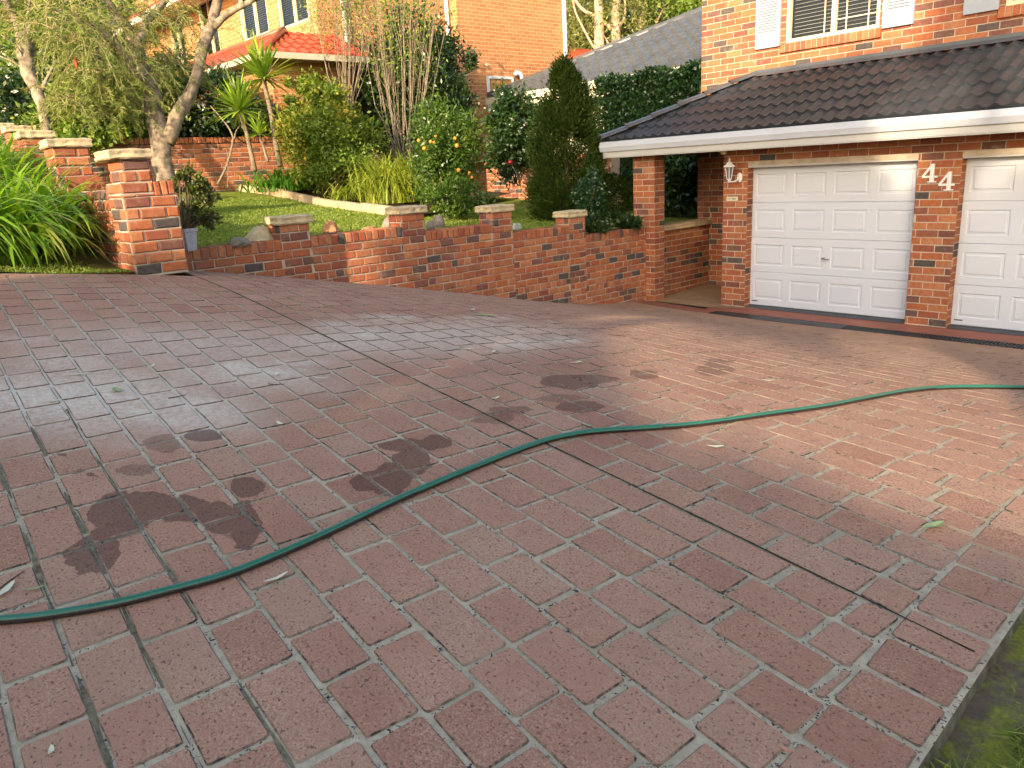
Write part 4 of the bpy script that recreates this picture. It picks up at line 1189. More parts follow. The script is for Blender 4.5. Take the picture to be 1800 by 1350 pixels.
obj('edging_blocks', g, M_sandb, te)
M_mulch = plain('mulch', (.06, .04, .025), .95, .5, 20, .1, 1.)
g = MB()
R1 = []; 
for p in P_ed:
    far = Vector((p.x - 2.6, p.y + 4.2, 0)); R1.append((g.vert((p.x, p.y, lz(p.x, p.y) + .04)), g.vert((far.x, far.y, lz(far.x, far.y) + .14))))
for i in range(len(R1) - 1): g.face((R1[i][0], R1[i + 1][0], R1[i + 1][1], R1[i][1]))
struct('garden_bed', g, M_mulch)

# rocks
def rock(px, py, dep, w_, h_, m_, label, seed, sx=1.):
    r_ = random.Random(seed); c = PD(px, py, dep)
    g = MB(); n_ = 10; R = []
    pr = [(.85, -.5), (1., -.15), (.92, .2), (.62, .7 + r_.random() * .2), (.25, 1.)]
    for (rr, zz) in pr:
        R.append([g.vert((c.x + w_ * .5 * rr * (1 + (r_.random() - .5) * .35) * math.cos(2 * math.pi * i / n_) * sx, c.y + w_ * .5 * rr * (1 + (r_.random() - .5) * .35) * math.sin(2 * math.pi * i / n_), c.z + h_ * zz * (1 + (r_.random() - .5) * .2))) for i in range(n_)])
    for i in range(len(R) - 1):
        for k_ in range(n_): g.face((R[i][k_], R[i][(k_ + 1) % n_], R[i + 1][(k_ + 1) % n_], R[i + 1][k_]))
    g.face(R[-1])
    return tag(obj('garden_rock', g, m_), label, 'rock', 'rocks behind the low wall')
rock(458, 420, 7.9, .30, .13, M_sand, 'big pitted sandstone rock left of the leftmost low pier', 3)
rock(420, 428, 7.5, .22, .06, M_rock, 'flat dark rock on the lawn edge left of the pitted sandstone rock', 4)
rock(582, 404, 8.9, .20, .10, M_rocko, 'orange pyramid-shaped rock behind the coping between the first two piers', 5)
rock(690, 398, 9.4, .26, .13, M_rock, 'grey pointed rock against the left side of the second pier', 6)
rock(650, 404, 9.0, .22, .04, M_rocko, 'flat brown rock just over the coping left of the second pier', 7)
rock(771, 392, 9.6, .18, .10, M_rock, 'pale pointed rock right of the second pier under the citrus stems', 8)
rock(757, 398, 9.4, .12, .07, M_rock, 'small dark grey rock touching the right side of the second pier', 9)
g = MB(); c = PD(909, 401, 10.6)
g.cbox(c.x - .03, c.x + .03, c.y - .07, c.y + .07, c.z - .06, c.z + .035, .012, .5, 0, .02)
g.lathe([(.02, .03), (.03, .045), (.02, .07)], (c.x, c.y - .035, c.z), 8); g.lathe([(.02, .03), (.03, .045), (.018, .065)], (c.x, c.y + .03, c.z), 8)
tag(obj('stone_ornament', g, plain('pale_stone', (.35, .36, .36), .8, .25, 30)), 'small pale grey stone ornament on the wall right of the third pier', 'ornament')

# ------------------------------------------------------------------ plants
def trunk_obj(paths, parent, m_, name='trunk', n=8, bump=.12):
    g = MB()
    for p, r_ in paths:
        # subdivide and wobble
        q = []; rr = []
        for i in range(len(p) - 1):
            for k_ in range(3):
                t = k_ / 3; q.append(Vector(p[i]).lerp(Vector(p[i + 1]), t)); rr.append(r_[i] + (r_[i + 1] - r_[i]) * t)
        q.append(Vector(p[-1])); rr.append(r_[-1])
        for i in range(1, len(q) - 1): q[i] = (q[i - 1] + q[i] * 2 + q[i + 1]) / 4 + Vector([(rnd.random() - .5) * rr[i] * .35 for _ in range(3)])
        g.tube(q, rr, n, rnd.random(), 0, True, bump)
    return obj(name, g, m_, parent, True)

def bush(name, label, cat, c, rad, n, leafm, L, Wd, base=None, clumps=40, spread=.3, shell=.5, stems=0, sm=None, droop=0., group=None, updir=0., stemr=.012, bottom=None):
    c = np.array(c, float)
    bz = c[2] - rad[2] if base is None else base
    t = thing(name, label, cat, (c[0], c[1], bz), group)
    P, out, idx = blob(c, rad, n, clumps, spread, shell)
    if bottom is not None: k_ = P[:, 2] > bottom; P, out, idx = P[k_], out[k_], idx[k_]
    D = unit(out * .6 + npr.randn(len(P), 3) * .8 + np.array([0, 0, updir - droop]))
    tone = npr.rand(clumps)
    R = np.clip(tone[idx] * .55 + npr.rand(len(P)) * .45, 0, 1)
    V = leaf_verts(P, D, L * (.6 + .8 * npr.rand(len(P))), Wd * (.7 + .6 * npr.rand(len(P))))
    quads_obj('foliage', V, leafm, t, R)
    if stems:
        paths = []
        for i in range(stems):
            a = Vector((c[0] + (rnd.random() - .5) * rad[0] * .35, c[1] + (rnd.random() - .5) * rad[1] * .35, bz - .05))
            u_ = P[rnd.randrange(len(P))]; e = Vector(u_)
            m2 = a.lerp(e, .5) + Vector((0, 0, .12 * rad[2]))
            paths.append(([a, m2, e], [stemr, stemr * .7, stemr * .25]))
        trunk_obj(paths, t, sm or M_twig, 'stems', 5)
    return t

def strappy(name, label, c, n, L, w_, m_, spreadr, group=None, up=1.0, cat='strappy plant', extents=None, zfun=None):
    t = thing(name, label, cat, tuple(c), group)
    if extents is None:
        B = np.array(c) + np.concatenate([npr.randn(n, 2) * spreadr, np.zeros((n, 1))], 1)
    else:
        x0, x1, y0, y1 = extents
        # clumps
        nc = 70; cx = x0 + (x1 - x0) * npr.rand(nc); cy = y0 + (y1 - y0) * npr.rand(nc); i_ = npr.randint(0, nc, n)
        B = np.stack([cx[i_] + npr.randn(n) * .06, cy[i_] + npr.randn(n) * .06, np.zeros(n)], 1)
        B[:, 1] = np.minimum(B[:, 1], y1 + .03)
    if zfun: B[:, 2] = [zfun(a, b) for a, b in B[:, :2]]
    th = npr.rand(n) * 2 * np.pi; out = np.stack([np.cos(th), np.sin(th), np.zeros(n)], 1)
    lean = .15 + .75 * npr.rand(n)
    LL = L * (.55 + .6 * npr.rand(n))
    side = np.stack([-np.sin(th), np.cos(th), np.zeros(n)], 1)
    segs = 6; pts = [B]; d = unit(out * lean[:, None] + np.array([0, 0, up]))
    for s in range(segs):
        pts.append(pts[-1] + d * (LL / segs)[:, None]); d = unit(d + np.array([0, 0, -.16]) * (s + 1) * (.35 + lean[:, None]) + out * .09)
    Q = []; R = []
    base_r = npr.rand(n)
    ww = w_ * (.7 + .6 * npr.rand(n))[:, None]
    prof = [.6, .9, 1, .95, .8, .5, .04]
    tw = side + npr.randn(n, 3) * .15
    for s in range(segs):
        a, b = pts[s], pts[s + 1]
        Q.append(np.stack([a - tw * ww * prof[s] * .5, a + tw * ww * prof[s] * .5, b + tw * ww * prof[s + 1] * .5, b - tw * ww * prof[s + 1] * .5], 1)); R.append(base_r)
    quads_obj('leaves', np.concatenate(Q), m_, t, np.concatenate(R))
    return t

# strappy mass at the left
strappy('strappy_clump', 'large bright green strappy clump in front of the stepped wall at the far left', (-7.6, 1.2, verge_z(-7.6, 1.2)), 7000, .90, .029, L_strap, .3, extents=(-10.6, -6.98, .25, 1.72), zfun=verge_z, cat='strappy plant')
# strappy plants in the bed
b1 = hit(510, 345, lz, 3) + Vector((-.3, .1, .1))
strappy('strappy_clump', 'dark green strappy clump behind the stone edging in the middle of the garden', b1, 420, .62, .034, L_strapd, .30, 'strappy clumps in the back bed')
b1 = hit(603, 362, lz, 3) + Vector((-.2, .1, .08))
strappy('strappy_clump', 'small pale yellow-green strappy plant behind the edging left of the tall grassy clump', b1, 110, .42, .024, L_strapy, .10, 'strappy clumps in the back bed')
b1 = hit(693, 366, lz, 3) + Vector((-.3, .2, .08))
strappy('grassy_clump', 'tall yellow-green arching grassy clump left of the citrus', b1, 1000, 1.05, .020, L_strapy, .22, None, 1.7)

# dracaenas
def dracaena(label, pts, r0, L, n, idx):
    p0, p1, p2 = [Vector(p) for p in pts]
    t = thing('dracaena', label, 'dracaena', tuple(p0), 'dracaenas in the back bed')
    trunk_obj([([p0, p1, p2], [r0, r0 * .8, r0 * .7])], t, M_stem, 'stem', 8, .06)
    u = unit(npr.randn(n, 3)); u[:, 2] = np.abs(u[:, 2]) * 1.5 - .30; D = unit(u)
    ww = .022 * L / .62
    LL = L * (.75 + .35 * npr.rand(n))[:, None]
    B = np.array(p2) + D * .03; s_ = unit(np.cross(D, np.array([0, 0, 1.]) + npr.randn(n, 3) * .1))
    Q = []; cur = B; d = D; R = []; rr = npr.rand(n); pf_ = [.5, 1., .95, .7, .04]
    for s in range(4):
        nx_ = cur + d * LL / 4
        nx_[:, 2] -= 0
        Q.append(np.stack([cur - s_ * ww * pf_[s], cur + s_ * ww * pf_[s], nx_ + s_ * ww * pf_[s + 1], nx_ - s_ * ww * pf_[s + 1]], 1)); R.append(rr)
        cur = nx_; d = unit(d + np.array([0, 0, -.05 * (s + 1)]))
    quads_obj('crown', np.concatenate(Q), L_palm, t, np.concatenate(R))
dd = 13.6
dracaena('tallest spiky dracaena with a broad bright green crown on a slim pale stem', (PD(492, 292, dd), PD(476, 200, dd), PD(464, 138, dd)), .05, .74, 120, 0)
dracaena('shorter spiky dracaena with leaning pale stem, left of the tallest one', (PD(448, 300, dd), PD(436, 240, dd), PD(421, 194, dd)), .045, .68, 110, 1)
dracaena('smallest spiky dracaena between the two taller dracaena stems', (PD(471, 284, dd - .2), PD(464, 262, dd - .2), PD(456, 236, dd - .2)), .03, .36, 60, 2)

# golden bush, bare cane bush, dark dense tree, citrus, conifer, shrubs
c = PD(578, 250, 14.0)
bush('leafy_shrub', 'big golden-green shrub with yellow tips in the middle of the bed', 'shrub', c, (.90, .90, 1.0), 15000, L_yel, .085, .042, clumps=80, spread=.26, shell=.35, stems=14)
c = PD(600, 300, 13.7)
bush('leafy_shrub', 'twiggy green undergrowth at the foot of the golden-green shrub', 'shrub', c, (.85, .7, .42), 4200, L_green, .07, .035, clumps=40, stems=16)
c = PD(738, 178, 17.0)
bush('dense_tree', 'dense dark green rounded tree against the orange wall', 'tree', c, (1.4, 1.3, 1.75), 36000, L_dark, .10, .05, clumps=110, spread=.22, shell=.55, stems=9, stemr=.04, sm=M_barkd)
def cane_bush(label, base, spans, n, top, dep, seed):
    r_ = random.Random(seed); t = thing('cane_shrub', label, 'shrub', tuple(PD(base[0], base[1], dep)), 'bare-stemmed shrubs')
    g = MB(); tips = []
    for i in range(n):
        a = PD(base[0] + (r_.random() - .5) * 26, base[1], dep + (r_.random() - .5) * .5)
        tx = spans[0] + (spans[1] - spans[0]) * r_.random(); ty = top - 60 + r_.random() * 120
        dp = dep + (r_.random() - .5) * 1.2; e = PD(tx, ty, dp)
        mpt = PD(base[0] + (tx - base[0]) * (.45 + .2 * r_.random()), base[1] + (ty - base[1]) * .42, (dep + dp) / 2)
        q = [a, a.lerp(mpt, .5) + Vector((0, 0, .05)), mpt, mpt.lerp(e, .5) + Vector([(r_.random() - .5) * .08 for _ in range(3)]), e]
        r0 = .007 + .008 * r_.random(); g.tube(q, [r0, r0 * .85, r0 * .7, r0 * .5, r0 * .25], 5)
        for k_ in range(3):
            s_ = q[2 + (k_ % 2)].lerp(q[3], r_.random()); e2 = s_ + Vector(((r_.random() - .5) * .5, (r_.random() - .5) * .5, .35 + .7 * r_.random()))
            g.tube([s_, s_.lerp(e2, .5) + Vector((0, 0, .03)), e2], [r0 * .45, r0 * .3, r0 * .15], 4); tips.append(e2)
        tips.append(e)
    obj('canes', g, M_stem, t)
    A = np.array([tuple(tips[r_.randrange(len(tips))]) for _ in range(1700)]) + npr.randn(1700, 3) * .13
    quads_obj('foliage', leaf_verts(A, npr.randn(1700, 3) + np.array([0, 0, -.2]), .085, .026), L_green, t)
cane_bush('tall fan of bare grey canes rising before the dark rounded tree', (712, 318), (610, 800), 34, -20, 15.2, 5)
cane_bush('thin bare pale canes with sparse leaves rising behind the golden-green shrub', (612, 240), (530, 668), 26, -30, 15.6, 6)

c = PD(783, 268, 11.6)
cit = bush('citrus_tree', 'leafy citrus tree carrying small orange fruit', 'fruit tree', c, (.72, .6, .78), 13000, L_citrus, .07, .026, base=-.68, clumps=80, spread=.34, shell=.3, stems=0)
bz = hit(787, 386, lz, 3)
trunk_obj([([bz, bz + Vector((0.02, 0, .3)), Vector(PD(795, 300, 11.6))], [.022, .018, .008]), ([bz, bz + Vector((-.1, .0, .3)), Vector(PD(752, 300, 11.6))], [.018, .014, .006]),
           ([bz, bz + Vector((.1, .05, .32)), Vector(PD(825, 305, 11.5))], [.02, .014, .006]), ([bz, bz + Vector((-.03, .0, .35)), Vector(PD(770, 290, 11.5))], [.016, .012, .006])], cit, M_stem, 'stems', 6)
g_ = [(803, 256), (736, 247), (763, 251), (746, 261), (757, 249), (766, 240), (806, 299), (829, 312), (825, 304), (830, 341), (828, 357), (800, 243)]
for i, (x, y) in enumerate(g_):
    p = PD(x, y, 10.95 + (.35 if x > 822 else 0)); g = MB(); rr = .026 if i % 3 else .031
    g.lathe([(rr * .3, -rr * .95), (rr * .8, -rr * .6), (rr, 0), (rr * .8, rr * .6), (rr * .3, rr * .95)], p, 10)
    obj('orange_fruit', g, plain('fruit_skin', (.62, .24, .03), .4, .08, 20) if i == 0 else bpy.data.materials['fruit_skin'], cit, True)
A = np.array([tuple(PD(829 + npr.randn() * 7, 318 + npr.rand() * 45, 11.4)) for _ in range(260)])
quads_obj('hanging_sprays', leaf_verts(A, npr.randn(260, 3) * .7 + np.array([0, 0, -1.]), .07, .024), L_citrus, cit)
c = PD(800, 345, 11.3)
bush('leafy_shrub', 'low dark green bush under the citrus behind the second and third piers', 'shrub', c, (.55, .45, .28), 3200, L_citrus, .06, .028, clumps=34)

# conifer
cb = hit(1000, 402, lz, 3); cb = PD(1000, 402, 12.3)
ct = thing('conifer', 'dark green cone-shaped conifer behind the fourth pier', 'conifer', tuple(cb))
top = PD(1004, 114, 12.3); H = top.z - cb.z
def cone_r(h): return np.interp(h, [0, .05, .2, .4, .6, .75, .88, .96, 1], [.34, .50, .57, .52, .42, .28, .15, .06, .01])
nc = 520; hc = npr.rand(nc) ** 1.15 * .97; tc = npr.rand(nc) * 2 * np.pi
rc = cone_r(hc) * (.72 + .30 * npr.rand(nc)) * (1 + .10 * np.sin(tc * 3 + 1))
CC = np.stack([cb.x + rc * np.cos(tc), cb.y + rc * np.sin(tc), cb.z + .10 + hc * (H - .10)], 1)
k_ = (hc > .70) & (npr.rand(nc) < .45); CC[k_] += np.array([.12, .09, -.16])
n_ = 46000; ic = npr.randint(0, nc, n_); sz = (.045 + .075 * npr.rand(nc))[ic][:, None] * (.45 + .75 * (1 - hc[ic]))[:, None]
U3 = npr.randn(n_, 3) * np.array([.75, .75, 1.25])
P = CC[ic] + U3 * sz; ax = unit(np.stack([np.cos(tc[ic]), np.sin(tc[ic]), 0 * tc[ic]], 1))
D = ax * .6 + np.array([0, 0, .75]) + unit(U3) * .5 + npr.randn(n_, 3) * .3
quads_obj('foliage', leaf_verts(P, D, .04 + .05 * npr.rand(n_), .018), L_conif, ct, np.clip(.55 * npr.rand(nc)[ic] + .45 * npr.rand(n_), 0, 1))
trunk_obj([([cb + Vector((-.03, 0, -.12)), cb + Vector((0, 0, .6)), cb + Vector((0, 0, H * .85))], [.05, .045, .01]), ([cb + Vector((0.02, .05, -.12)), cb + Vector((-.15, 0, .35)), cb + Vector((-.25, 0, .8))], [.03, .025, .01])], ct, M_barkd)

bush('shrub', 'glossy mixed green shrub before the cream wall left of the conifer', 'shrub', PD(905, 238, 14.2), (.62, .6, .86), 10500, L_dark, .085, .045, clumps=60, spread=.25, shell=.45, stems=8)
A = MB(); q = PD(897, 286, 13.3)
A.lathe([(.02, -.03), (.045, -.01), (.04, .03), (.01, .045)], q, 9)
ro = thing('red_rose', 'single red rose on a thin stem left of the conifer', 'rose', tuple(PD(915, 330, 13.3)))
obj('flower', A, plain('petal_red', (.5, .01, .015), .5, .2, 40), ro, True)
A = MB(); A.tube([PD(915, 330, 13.3), PD(908, 305, 13.3), q], [.008, .007, .005], 5); obj('stem', A, M_twig, ro)
bush('shrub', 'small pale-leaved shrub just behind the fourth pier right of the conifer trunk', 'shrub', PD(1036, 345, 11.4), (.26, .26, .36), 2600, L_hedge, .045, .028, clumps=30, stems=8)
bush('shrub', 'low glossy shrub spilling over the coping right of the fourth pier', 'shrub', PD(1050, 394, 11.0), (.22, .2, .15), 1200, L_dark, .055, .034, clumps=18)
bush('shrub', 'rounded fine-leaved green shrub left of the porch column', 'shrub', PD(1083, 345, 12.3), (.36, .35, .36), 5200, L_conif, .05, .02, clumps=36, stems=8)
bush('shrub', 'dark broad-leaved plant at the wall end beside the porch column', 'shrub', PD(1096, 392, 11.6), (.26, .22, .12), 700, L_dark, .12, .05, clumps=12)
bush('shrub', 'dark leafy plant seen through the porch opening', 'shrub', PD(1200, 350, 13.6), (.42, .4, .55), 3200, L_dark, .11, .05, clumps=26, stems=5)

# clipped hedge behind the garage roof
hg = thing('clipped_hedge', 'tall clipped dark green hedge between the conifer tip and the upper brick wall', 'hedge', (-9.2, 12.1, -1.2))
n_ = 24000; x0, x1, y0, y1, z0, z1 = -10.45, -7.7, 11.65, 12.35, -1.1, 1.52
f_ = npr.rand(n_); u_ = npr.rand(n_); v_ = npr.rand(n_)
P = np.stack([x0 + (x1 - x0) * u_, y0 + npr.rand(n_) * .12, z0 + (z1 - z0) * v_], 1)
k1 = f_ > .7; P[k1] = np.stack([x0 + (x1 - x0) * u_[k1], y0 + (y1 - y0) * v_[k1], z1 - npr.rand(k1.sum()) * .1], 1)
k2 = f_ < .12; P[k2] = np.stack([x0 + npr.rand(k2.sum()) * .1, y0 + (y1 - y0) * u_[k2], z0 + (z1 - z0) * v_[k2]], 1)
P += npr.randn(n_, 3) * .035; P[:, 2] += .05 * np.sin(P[:, 0] * 6) * (P[:, 2] > z1 - .3)
D = npr.randn(n_, 3) * .7 + np.array([0, -.5, .25])
quads_obj('foliage', leaf_verts(P, D, .075, .040), L_hedge, hg)
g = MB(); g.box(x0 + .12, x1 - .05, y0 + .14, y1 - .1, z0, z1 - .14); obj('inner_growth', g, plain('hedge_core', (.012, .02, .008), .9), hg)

# jade plant in its pot
pb = hit(334, 438, lz, 3) + Vector((.12, -.05, .0)); pb = PD(334, 441, 7.2)
g = MB(); g.lathe([(.062, 0), (.066, .01), (.086, .175), (.098, .178), (.100, .205), (.088, .207), (.084, .18)], pb, 4, ax=None, phase=math.radians(12 + 45))
pt = tag(obj('plant_pot', g, M_pot), 'square grey-white weathered concrete pot beside the big brick pier', 'pot')
jt_ = thing('jade_plant', 'thick-leaved potted plant with spreading stems beside the big brick pier', 'potted plant', tuple(pb + Vector((0, 0, .18))))
P, out, idx = blob(PD(336, 352, 7.2), (.27, .27, .33), 3400, 46, .16, .5)
quads_obj('leaves', leaf_verts(P, out + npr.randn(len(P), 3) * .5 + np.array([0, 0, .6]), .036, .024), L_jade, jt_)
ps = []
for i in range(22):
    e = Vector(P[rnd.randrange(len(P))]); a = pb + Vector(((rnd.random() - .5) * .06, (rnd.random() - .5) * .06, .17)); ps.append(([a, a.lerp(e, .45) + Vector((0, 0, .05)), e], [.014, .011, .005]))
trunk_obj(ps, jt_, M_barkd, 'stems', 5)

# bottlebrush trees at the left
def limb(px, d): return [PD(x, y, d + o) for (x, y, o) in px]
def weeping(t, starts, n, Lmax, seed, leafm, dens=70, leafL=.075):
    r_ = random.Random(seed); g = MB(); B = []; Dd = []; tone = []
    for i in range(n):
        s = starts[r_.randrange(len(starts))]; p = Vector(s) + Vector([(r_.random() - .5) * .3 for _ in range(3)])
        d = Vector((r_.random() - .5, r_.random() - .5, .25 + .4 * r_.random())).normalized(); L = Lmax * (.35 + .65 * r_.random()); q = [p]; st = L / 7
        for k_ in range(7):
            d = (d + Vector((0, 0, -.34)) + Vector([(r_.random() - .5) * .25 for _ in range(3)])).normalized(); p = p + d * st; q.append(p)
        g.tube(q, [.006, .005, .0045, .004, .0035, .003, .0025, .002], 3, r_.random(), 0, False)
        tn = r_.random()
        for k_ in range(dens):
            j = 1 + (k_ * 6.6 / dens); a = int(j); f = j - a; a = min(a, 6)
            x_ = q[a].lerp(q[a + 1], f) if a < 7 else q[7]; B.append(tuple(x_)); dd_ = (q[min(a + 1, 7)] - q[a]).normalized(); Dd.append((dd_.x, dd_.y, dd_.z)); tone.append(tn)
    obj('twigs', g, M_twig, t)
    B = np.array(B); Dd = np.array(Dd); N = len(B)
    quads_obj('foliage', leaf_verts(B, Dd * .9 + npr.randn(N, 3) * .55, leafL * (.6 + .7 * npr.rand(N)), .0085), leafm, t, np.clip(.5 * np.array(tone) + .5 * npr.rand(N), 0, 1))
bt = thing('bottlebrush_tree', 'forked rough-barked bottlebrush tree with weeping fine leaves behind the big pier', 'tree', tuple(PD(288, 300, 10.2)))
D1 = 10.2
trunk_obj([(limb([(290, 345, 0), (284, 240, 0), (272, 190, 0), (254, 130, -.1), (238, 88, -.1)], D1), [.135, .125, .115, .10, .09]),
           (limb([(238, 88, -.1), (228, 50, -.1), (205, 20, -.3), (160, -30, -.6)], D1), [.085, .065, .05, .03]),
           (limb([(240, 84, -.1), (256, 40, 0), (285, 8, .2), (320, -40, .5)], D1), [.075, .055, .045, .03]),
           (limb([(262, 165, -.1), (220, 96, -.5), (185, 58, -.8), (120, 20, -1.2)], D1), [.05, .042, .035, .015]),
           (limb([(292, 250, 0), (310, 210, .05), (335, 168, .1), (344, 130, .1), (354, 88, .1), (372, 45, .15), (384, 0, .2), (390, -40, .2)], D1), [.11, .095, .08, .07, .075, .07, .06, .05]),
           (limb([(374, 48, .15), (402, 22, .1), (438, 6, 0), (470, -20, 0)], D1), [.055, .042, .035, .02])], bt, M_bark, 'trunk', 12, .22)
st = limb([(120, 20, -1.2), (160, 0, -.8), (185, 58, -.8), (220, 20, -.3), (150, 40, -1.), (100, 30, -1.3), (240, 90, -.2), (270, 60, 0), (300, 100, .2), (205, 100, -.5), (180, 120, -.7), (130, 90, -1.), (250, 150, -.2), (290, 30, .3), (110, 60, -.8), (340, 60, .3)], D1)
weeping(bt, st, 215, 1.25, 3, L_bottle, 58)
st = limb([(150, 190, -.6), (190, 200, -.5), (230, 170, -.3), (120, 180, -.6), (300, 150, .3), (200, 160, -.4), (160, 150, -.6)], D1)
weeping(bt, st, 140, .7, 4, L_bottle, 58)
g = MB(); q = PD(134, 112, D1 - .9)
g.lathe([(.008, -.06), (.018, -.04), (.02, .03), (.014, .06), (.005, .07)], q, 8); obj('red_flower', g, plain('bottlebrush_red', (.38, .07, .03), .8, .3, 60), bt)
t2 = thing('leaning_tree', 'crooked brown-barked tree at the far left above the stepped wall', 'tree', tuple(PD(82, 232, 11.5)))
trunk_obj([(limb([(84, 250, 0), (78, 200, 0), (66, 155, 0), (48, 130, 0), (44, 100, 0), (40, 60, 0)], 11.5), [.075, .075, .09, .10, .12, .10]),
           (limb([(40, 62, 0), (24, 30, .1), (4, -10, .2), (-10, -60, .3)], 11.5), [.085, .065, .055, .04]),
           (limb([(48, 62, 0), (48, 30, 0), (56, -20, 0)], 11.5), [.04, .02, .012]),
           (limb([(72, 160, 0), (84, 135, .1), (96, 112, .1)], 11.5), [.035, .025, .02]), (limb([(92, 120, .1), (98, 104, .1), (107, 112, .1)], 11.5), [.022, .014, .008]),
           (limb([(50, 130, 0), (25, 108, -.1), (-10, 95, -.2)], 11.5), [.022, .014, .008]), (limb([(46, 118, 0), (30, 78, -.2), (0, 60, -.3)], 11.5), [.02, .012, .006])], t2, M_bark, 'trunk', 10, .2)
st = limb([(-10, -30, 0), (20, -20, 0), (60, -10, 0), (0, 20, 0), (40, 40, 0), (90, 0, .2), (110, 40, .3), (60, 60, 0)], 11.5)
weeping(t2, st, 130, .9, 5, L_bottle, 55)
for i, (px, py, dep, rx, rz_, lm, lab) in enumerate((
        (30, 190, 13.5, 1.3, .85, L_dark, 'dark leafy hedge plant behind the leaning tree'),
        (140, 215, 13.2, .9, .6, L_green, 'green shrub low behind the stepped wall piers'),
        (170, 120, 15.5, 1.6, 1.3, L_dark, 'dark background bush behind the weeping foliage'),
        (345, 175, 14.8, 1.1, .85, L_dark, 'dark shrub under the red porch roof left of the dracaenas'),
        (410, 215, 15.2, .9, .55, L_dark, 'dark shrub behind the two taller dracaenas'),
        (335, 250, 15.2, .8, .3, L_gum, 'pale flowering undergrowth above the retaining wall'),
        (545, 190, 15.8, .8, .6, L_green, 'green shrub behind the tallest dracaena'),
        (220, 190, 14.2, 1.2, 1.0, L_gum, 'olive bush directly behind the forked trunk'))):
    bush('background_shrub', lab, 'shrub', PD(px, py, dep), (rx, rx, rz_), 7000, lm, .10, .05, clumps=60, spread=.25, shell=.4, stems=6)

# gum trees beyond the roofs
def gum(label, px, py, dep, base_y, w_, h_, seed, limbs, n=16000, lm=None, trunk=True):
    r_ = random.Random(seed)
    t = thing('gum_tree', label, 'tree', tuple(PD(px, base_y, dep)), 'trees beyond the roofs')
    P, out, idx = blob(PD(px, py, dep), (w_, w_, h_), n, 90, .26, .3)
    tone = npr.rand(90)
    quads_obj('foliage', leaf_verts(P, npr.randn(len(P), 3) + np.array([0, 0, -.4]), .26, .085), lm or L_gum, t, np.clip(tone[idx] * .6 + npr.rand(len(P)) * .4, 0, 1))
    if limbs: trunk_obj([([PD(x, y, dep - 2.2) for x, y in pl], rr) for pl, rr in limbs], t, plain('gum_bark', (.36, .26, .18), .8, .25, 3), 'trunk', 8, .1)
gum('tall gum tree with two pale pink trunks above the red roof', 1060, 20, 42, 110, 4.2, 4.2, 1, [([(1056, 110), (1054, 40), (1050, -20)], [.30, .26, .22]), ([(1085, 100), (1080, 50), (1084, 0), (1086, -30)], [.26, .24, .2, .15]),
     ([(1078, 52), (1050, 30), (1020, 16), (1000, -20)], [.12, .10, .08, .05]), ([(1045, 85), (1028, 55), (1010, 20), (1006, -10)], [.06, .06, .05, .04]), ([(1082, 55), (1100, 30), (1098, -10)], [.09, .07, .05]), ([(1074, 84), (1060, 60), (1043, 47)], [.05, .04, .03])], 17000)
gum('gum tree with a slender forked trunk beside the upper brick wall', 1160, 10, 44, 70, 4.4, 3.4, 2, [([(1126, 62), (1128, 40), (1134, 10), (1140, -20)], [.16, .15, .1, .08]), ([(1127, 45), (1115, 25), (1110, 0)], [.09, .07, .05]), ([(1152, 45), (1165, 15), (1180, -10)], [.06, .05, .04])], 17000, L_green)
gum('leafy crown filling the gap above the orange wall corner', 985, 40, 46, 110, 3.6, 3.6, 3, [], 14000)
gum('dark leafy tree rising behind the grey roof ridge', 1230, -20, 48, 60, 5.5, 4.2, 4, [], 14000, L_green)
gum('big background tree over the left garden', 60, -10, 30, 180, 5.0, 3.8, 5, [], 16000)
gum('background tree between the forked trunk and the red eave', 240, 60, 30, 200, 3.6, 4.0, 6, [], 14000, L_green)
gum('distant tree filling the view between the left trunks', 150, 130, 26, 230, 3.4, 2.8, 7, [], 13000, L_green)

# young twigs before the retaining wall
sp = thing('young_tree', 'thin leafless forked sapling in front of the sunlit retaining wall', 'sapling', tuple(PD(382, 322, 13.4)))
trunk_obj([([PD(382, 324, 13.4), PD(400, 290, 13.4), PD(412, 240, 13.4), PD(398, 218, 13.4), PD(370, 186, 13.4)], [.022, .02, .018, .014, .010]),
           ([PD(412, 244, 13.4), PD(414, 232, 13.4), PD(420, 222, 13.4)], [.014, .01, .006]), ([PD(400, 330, 13.4), PD(400, 270, 13.4)], [.010, .006])], sp, M_stem, 'trunk', 6)

# ------------------------------------------------------------------ hose
HX = [(-60, 1106), (0, 1101), (80, 1094), (200, 1073), (300, 1049), (400, 1020), (500, 981), (600, 935), (700, 888), (800, 843), (900, 803), (960, 782), (1000, 773), (1050, 765), (1150, 759), (1200, 755), (1260, 748),
      (1350, 735), (1450, 720), (1530, 704), (1600, 692), (1650, 687), (1700, 685.5), (1800, 686), (1880, 688)]
HR = .0125
hp = []
for (x, y) in HX:
    P = hit(x, y); hp.append(Vector((P.x, P.y, zf(P.x, P.y) + HP + HR)))
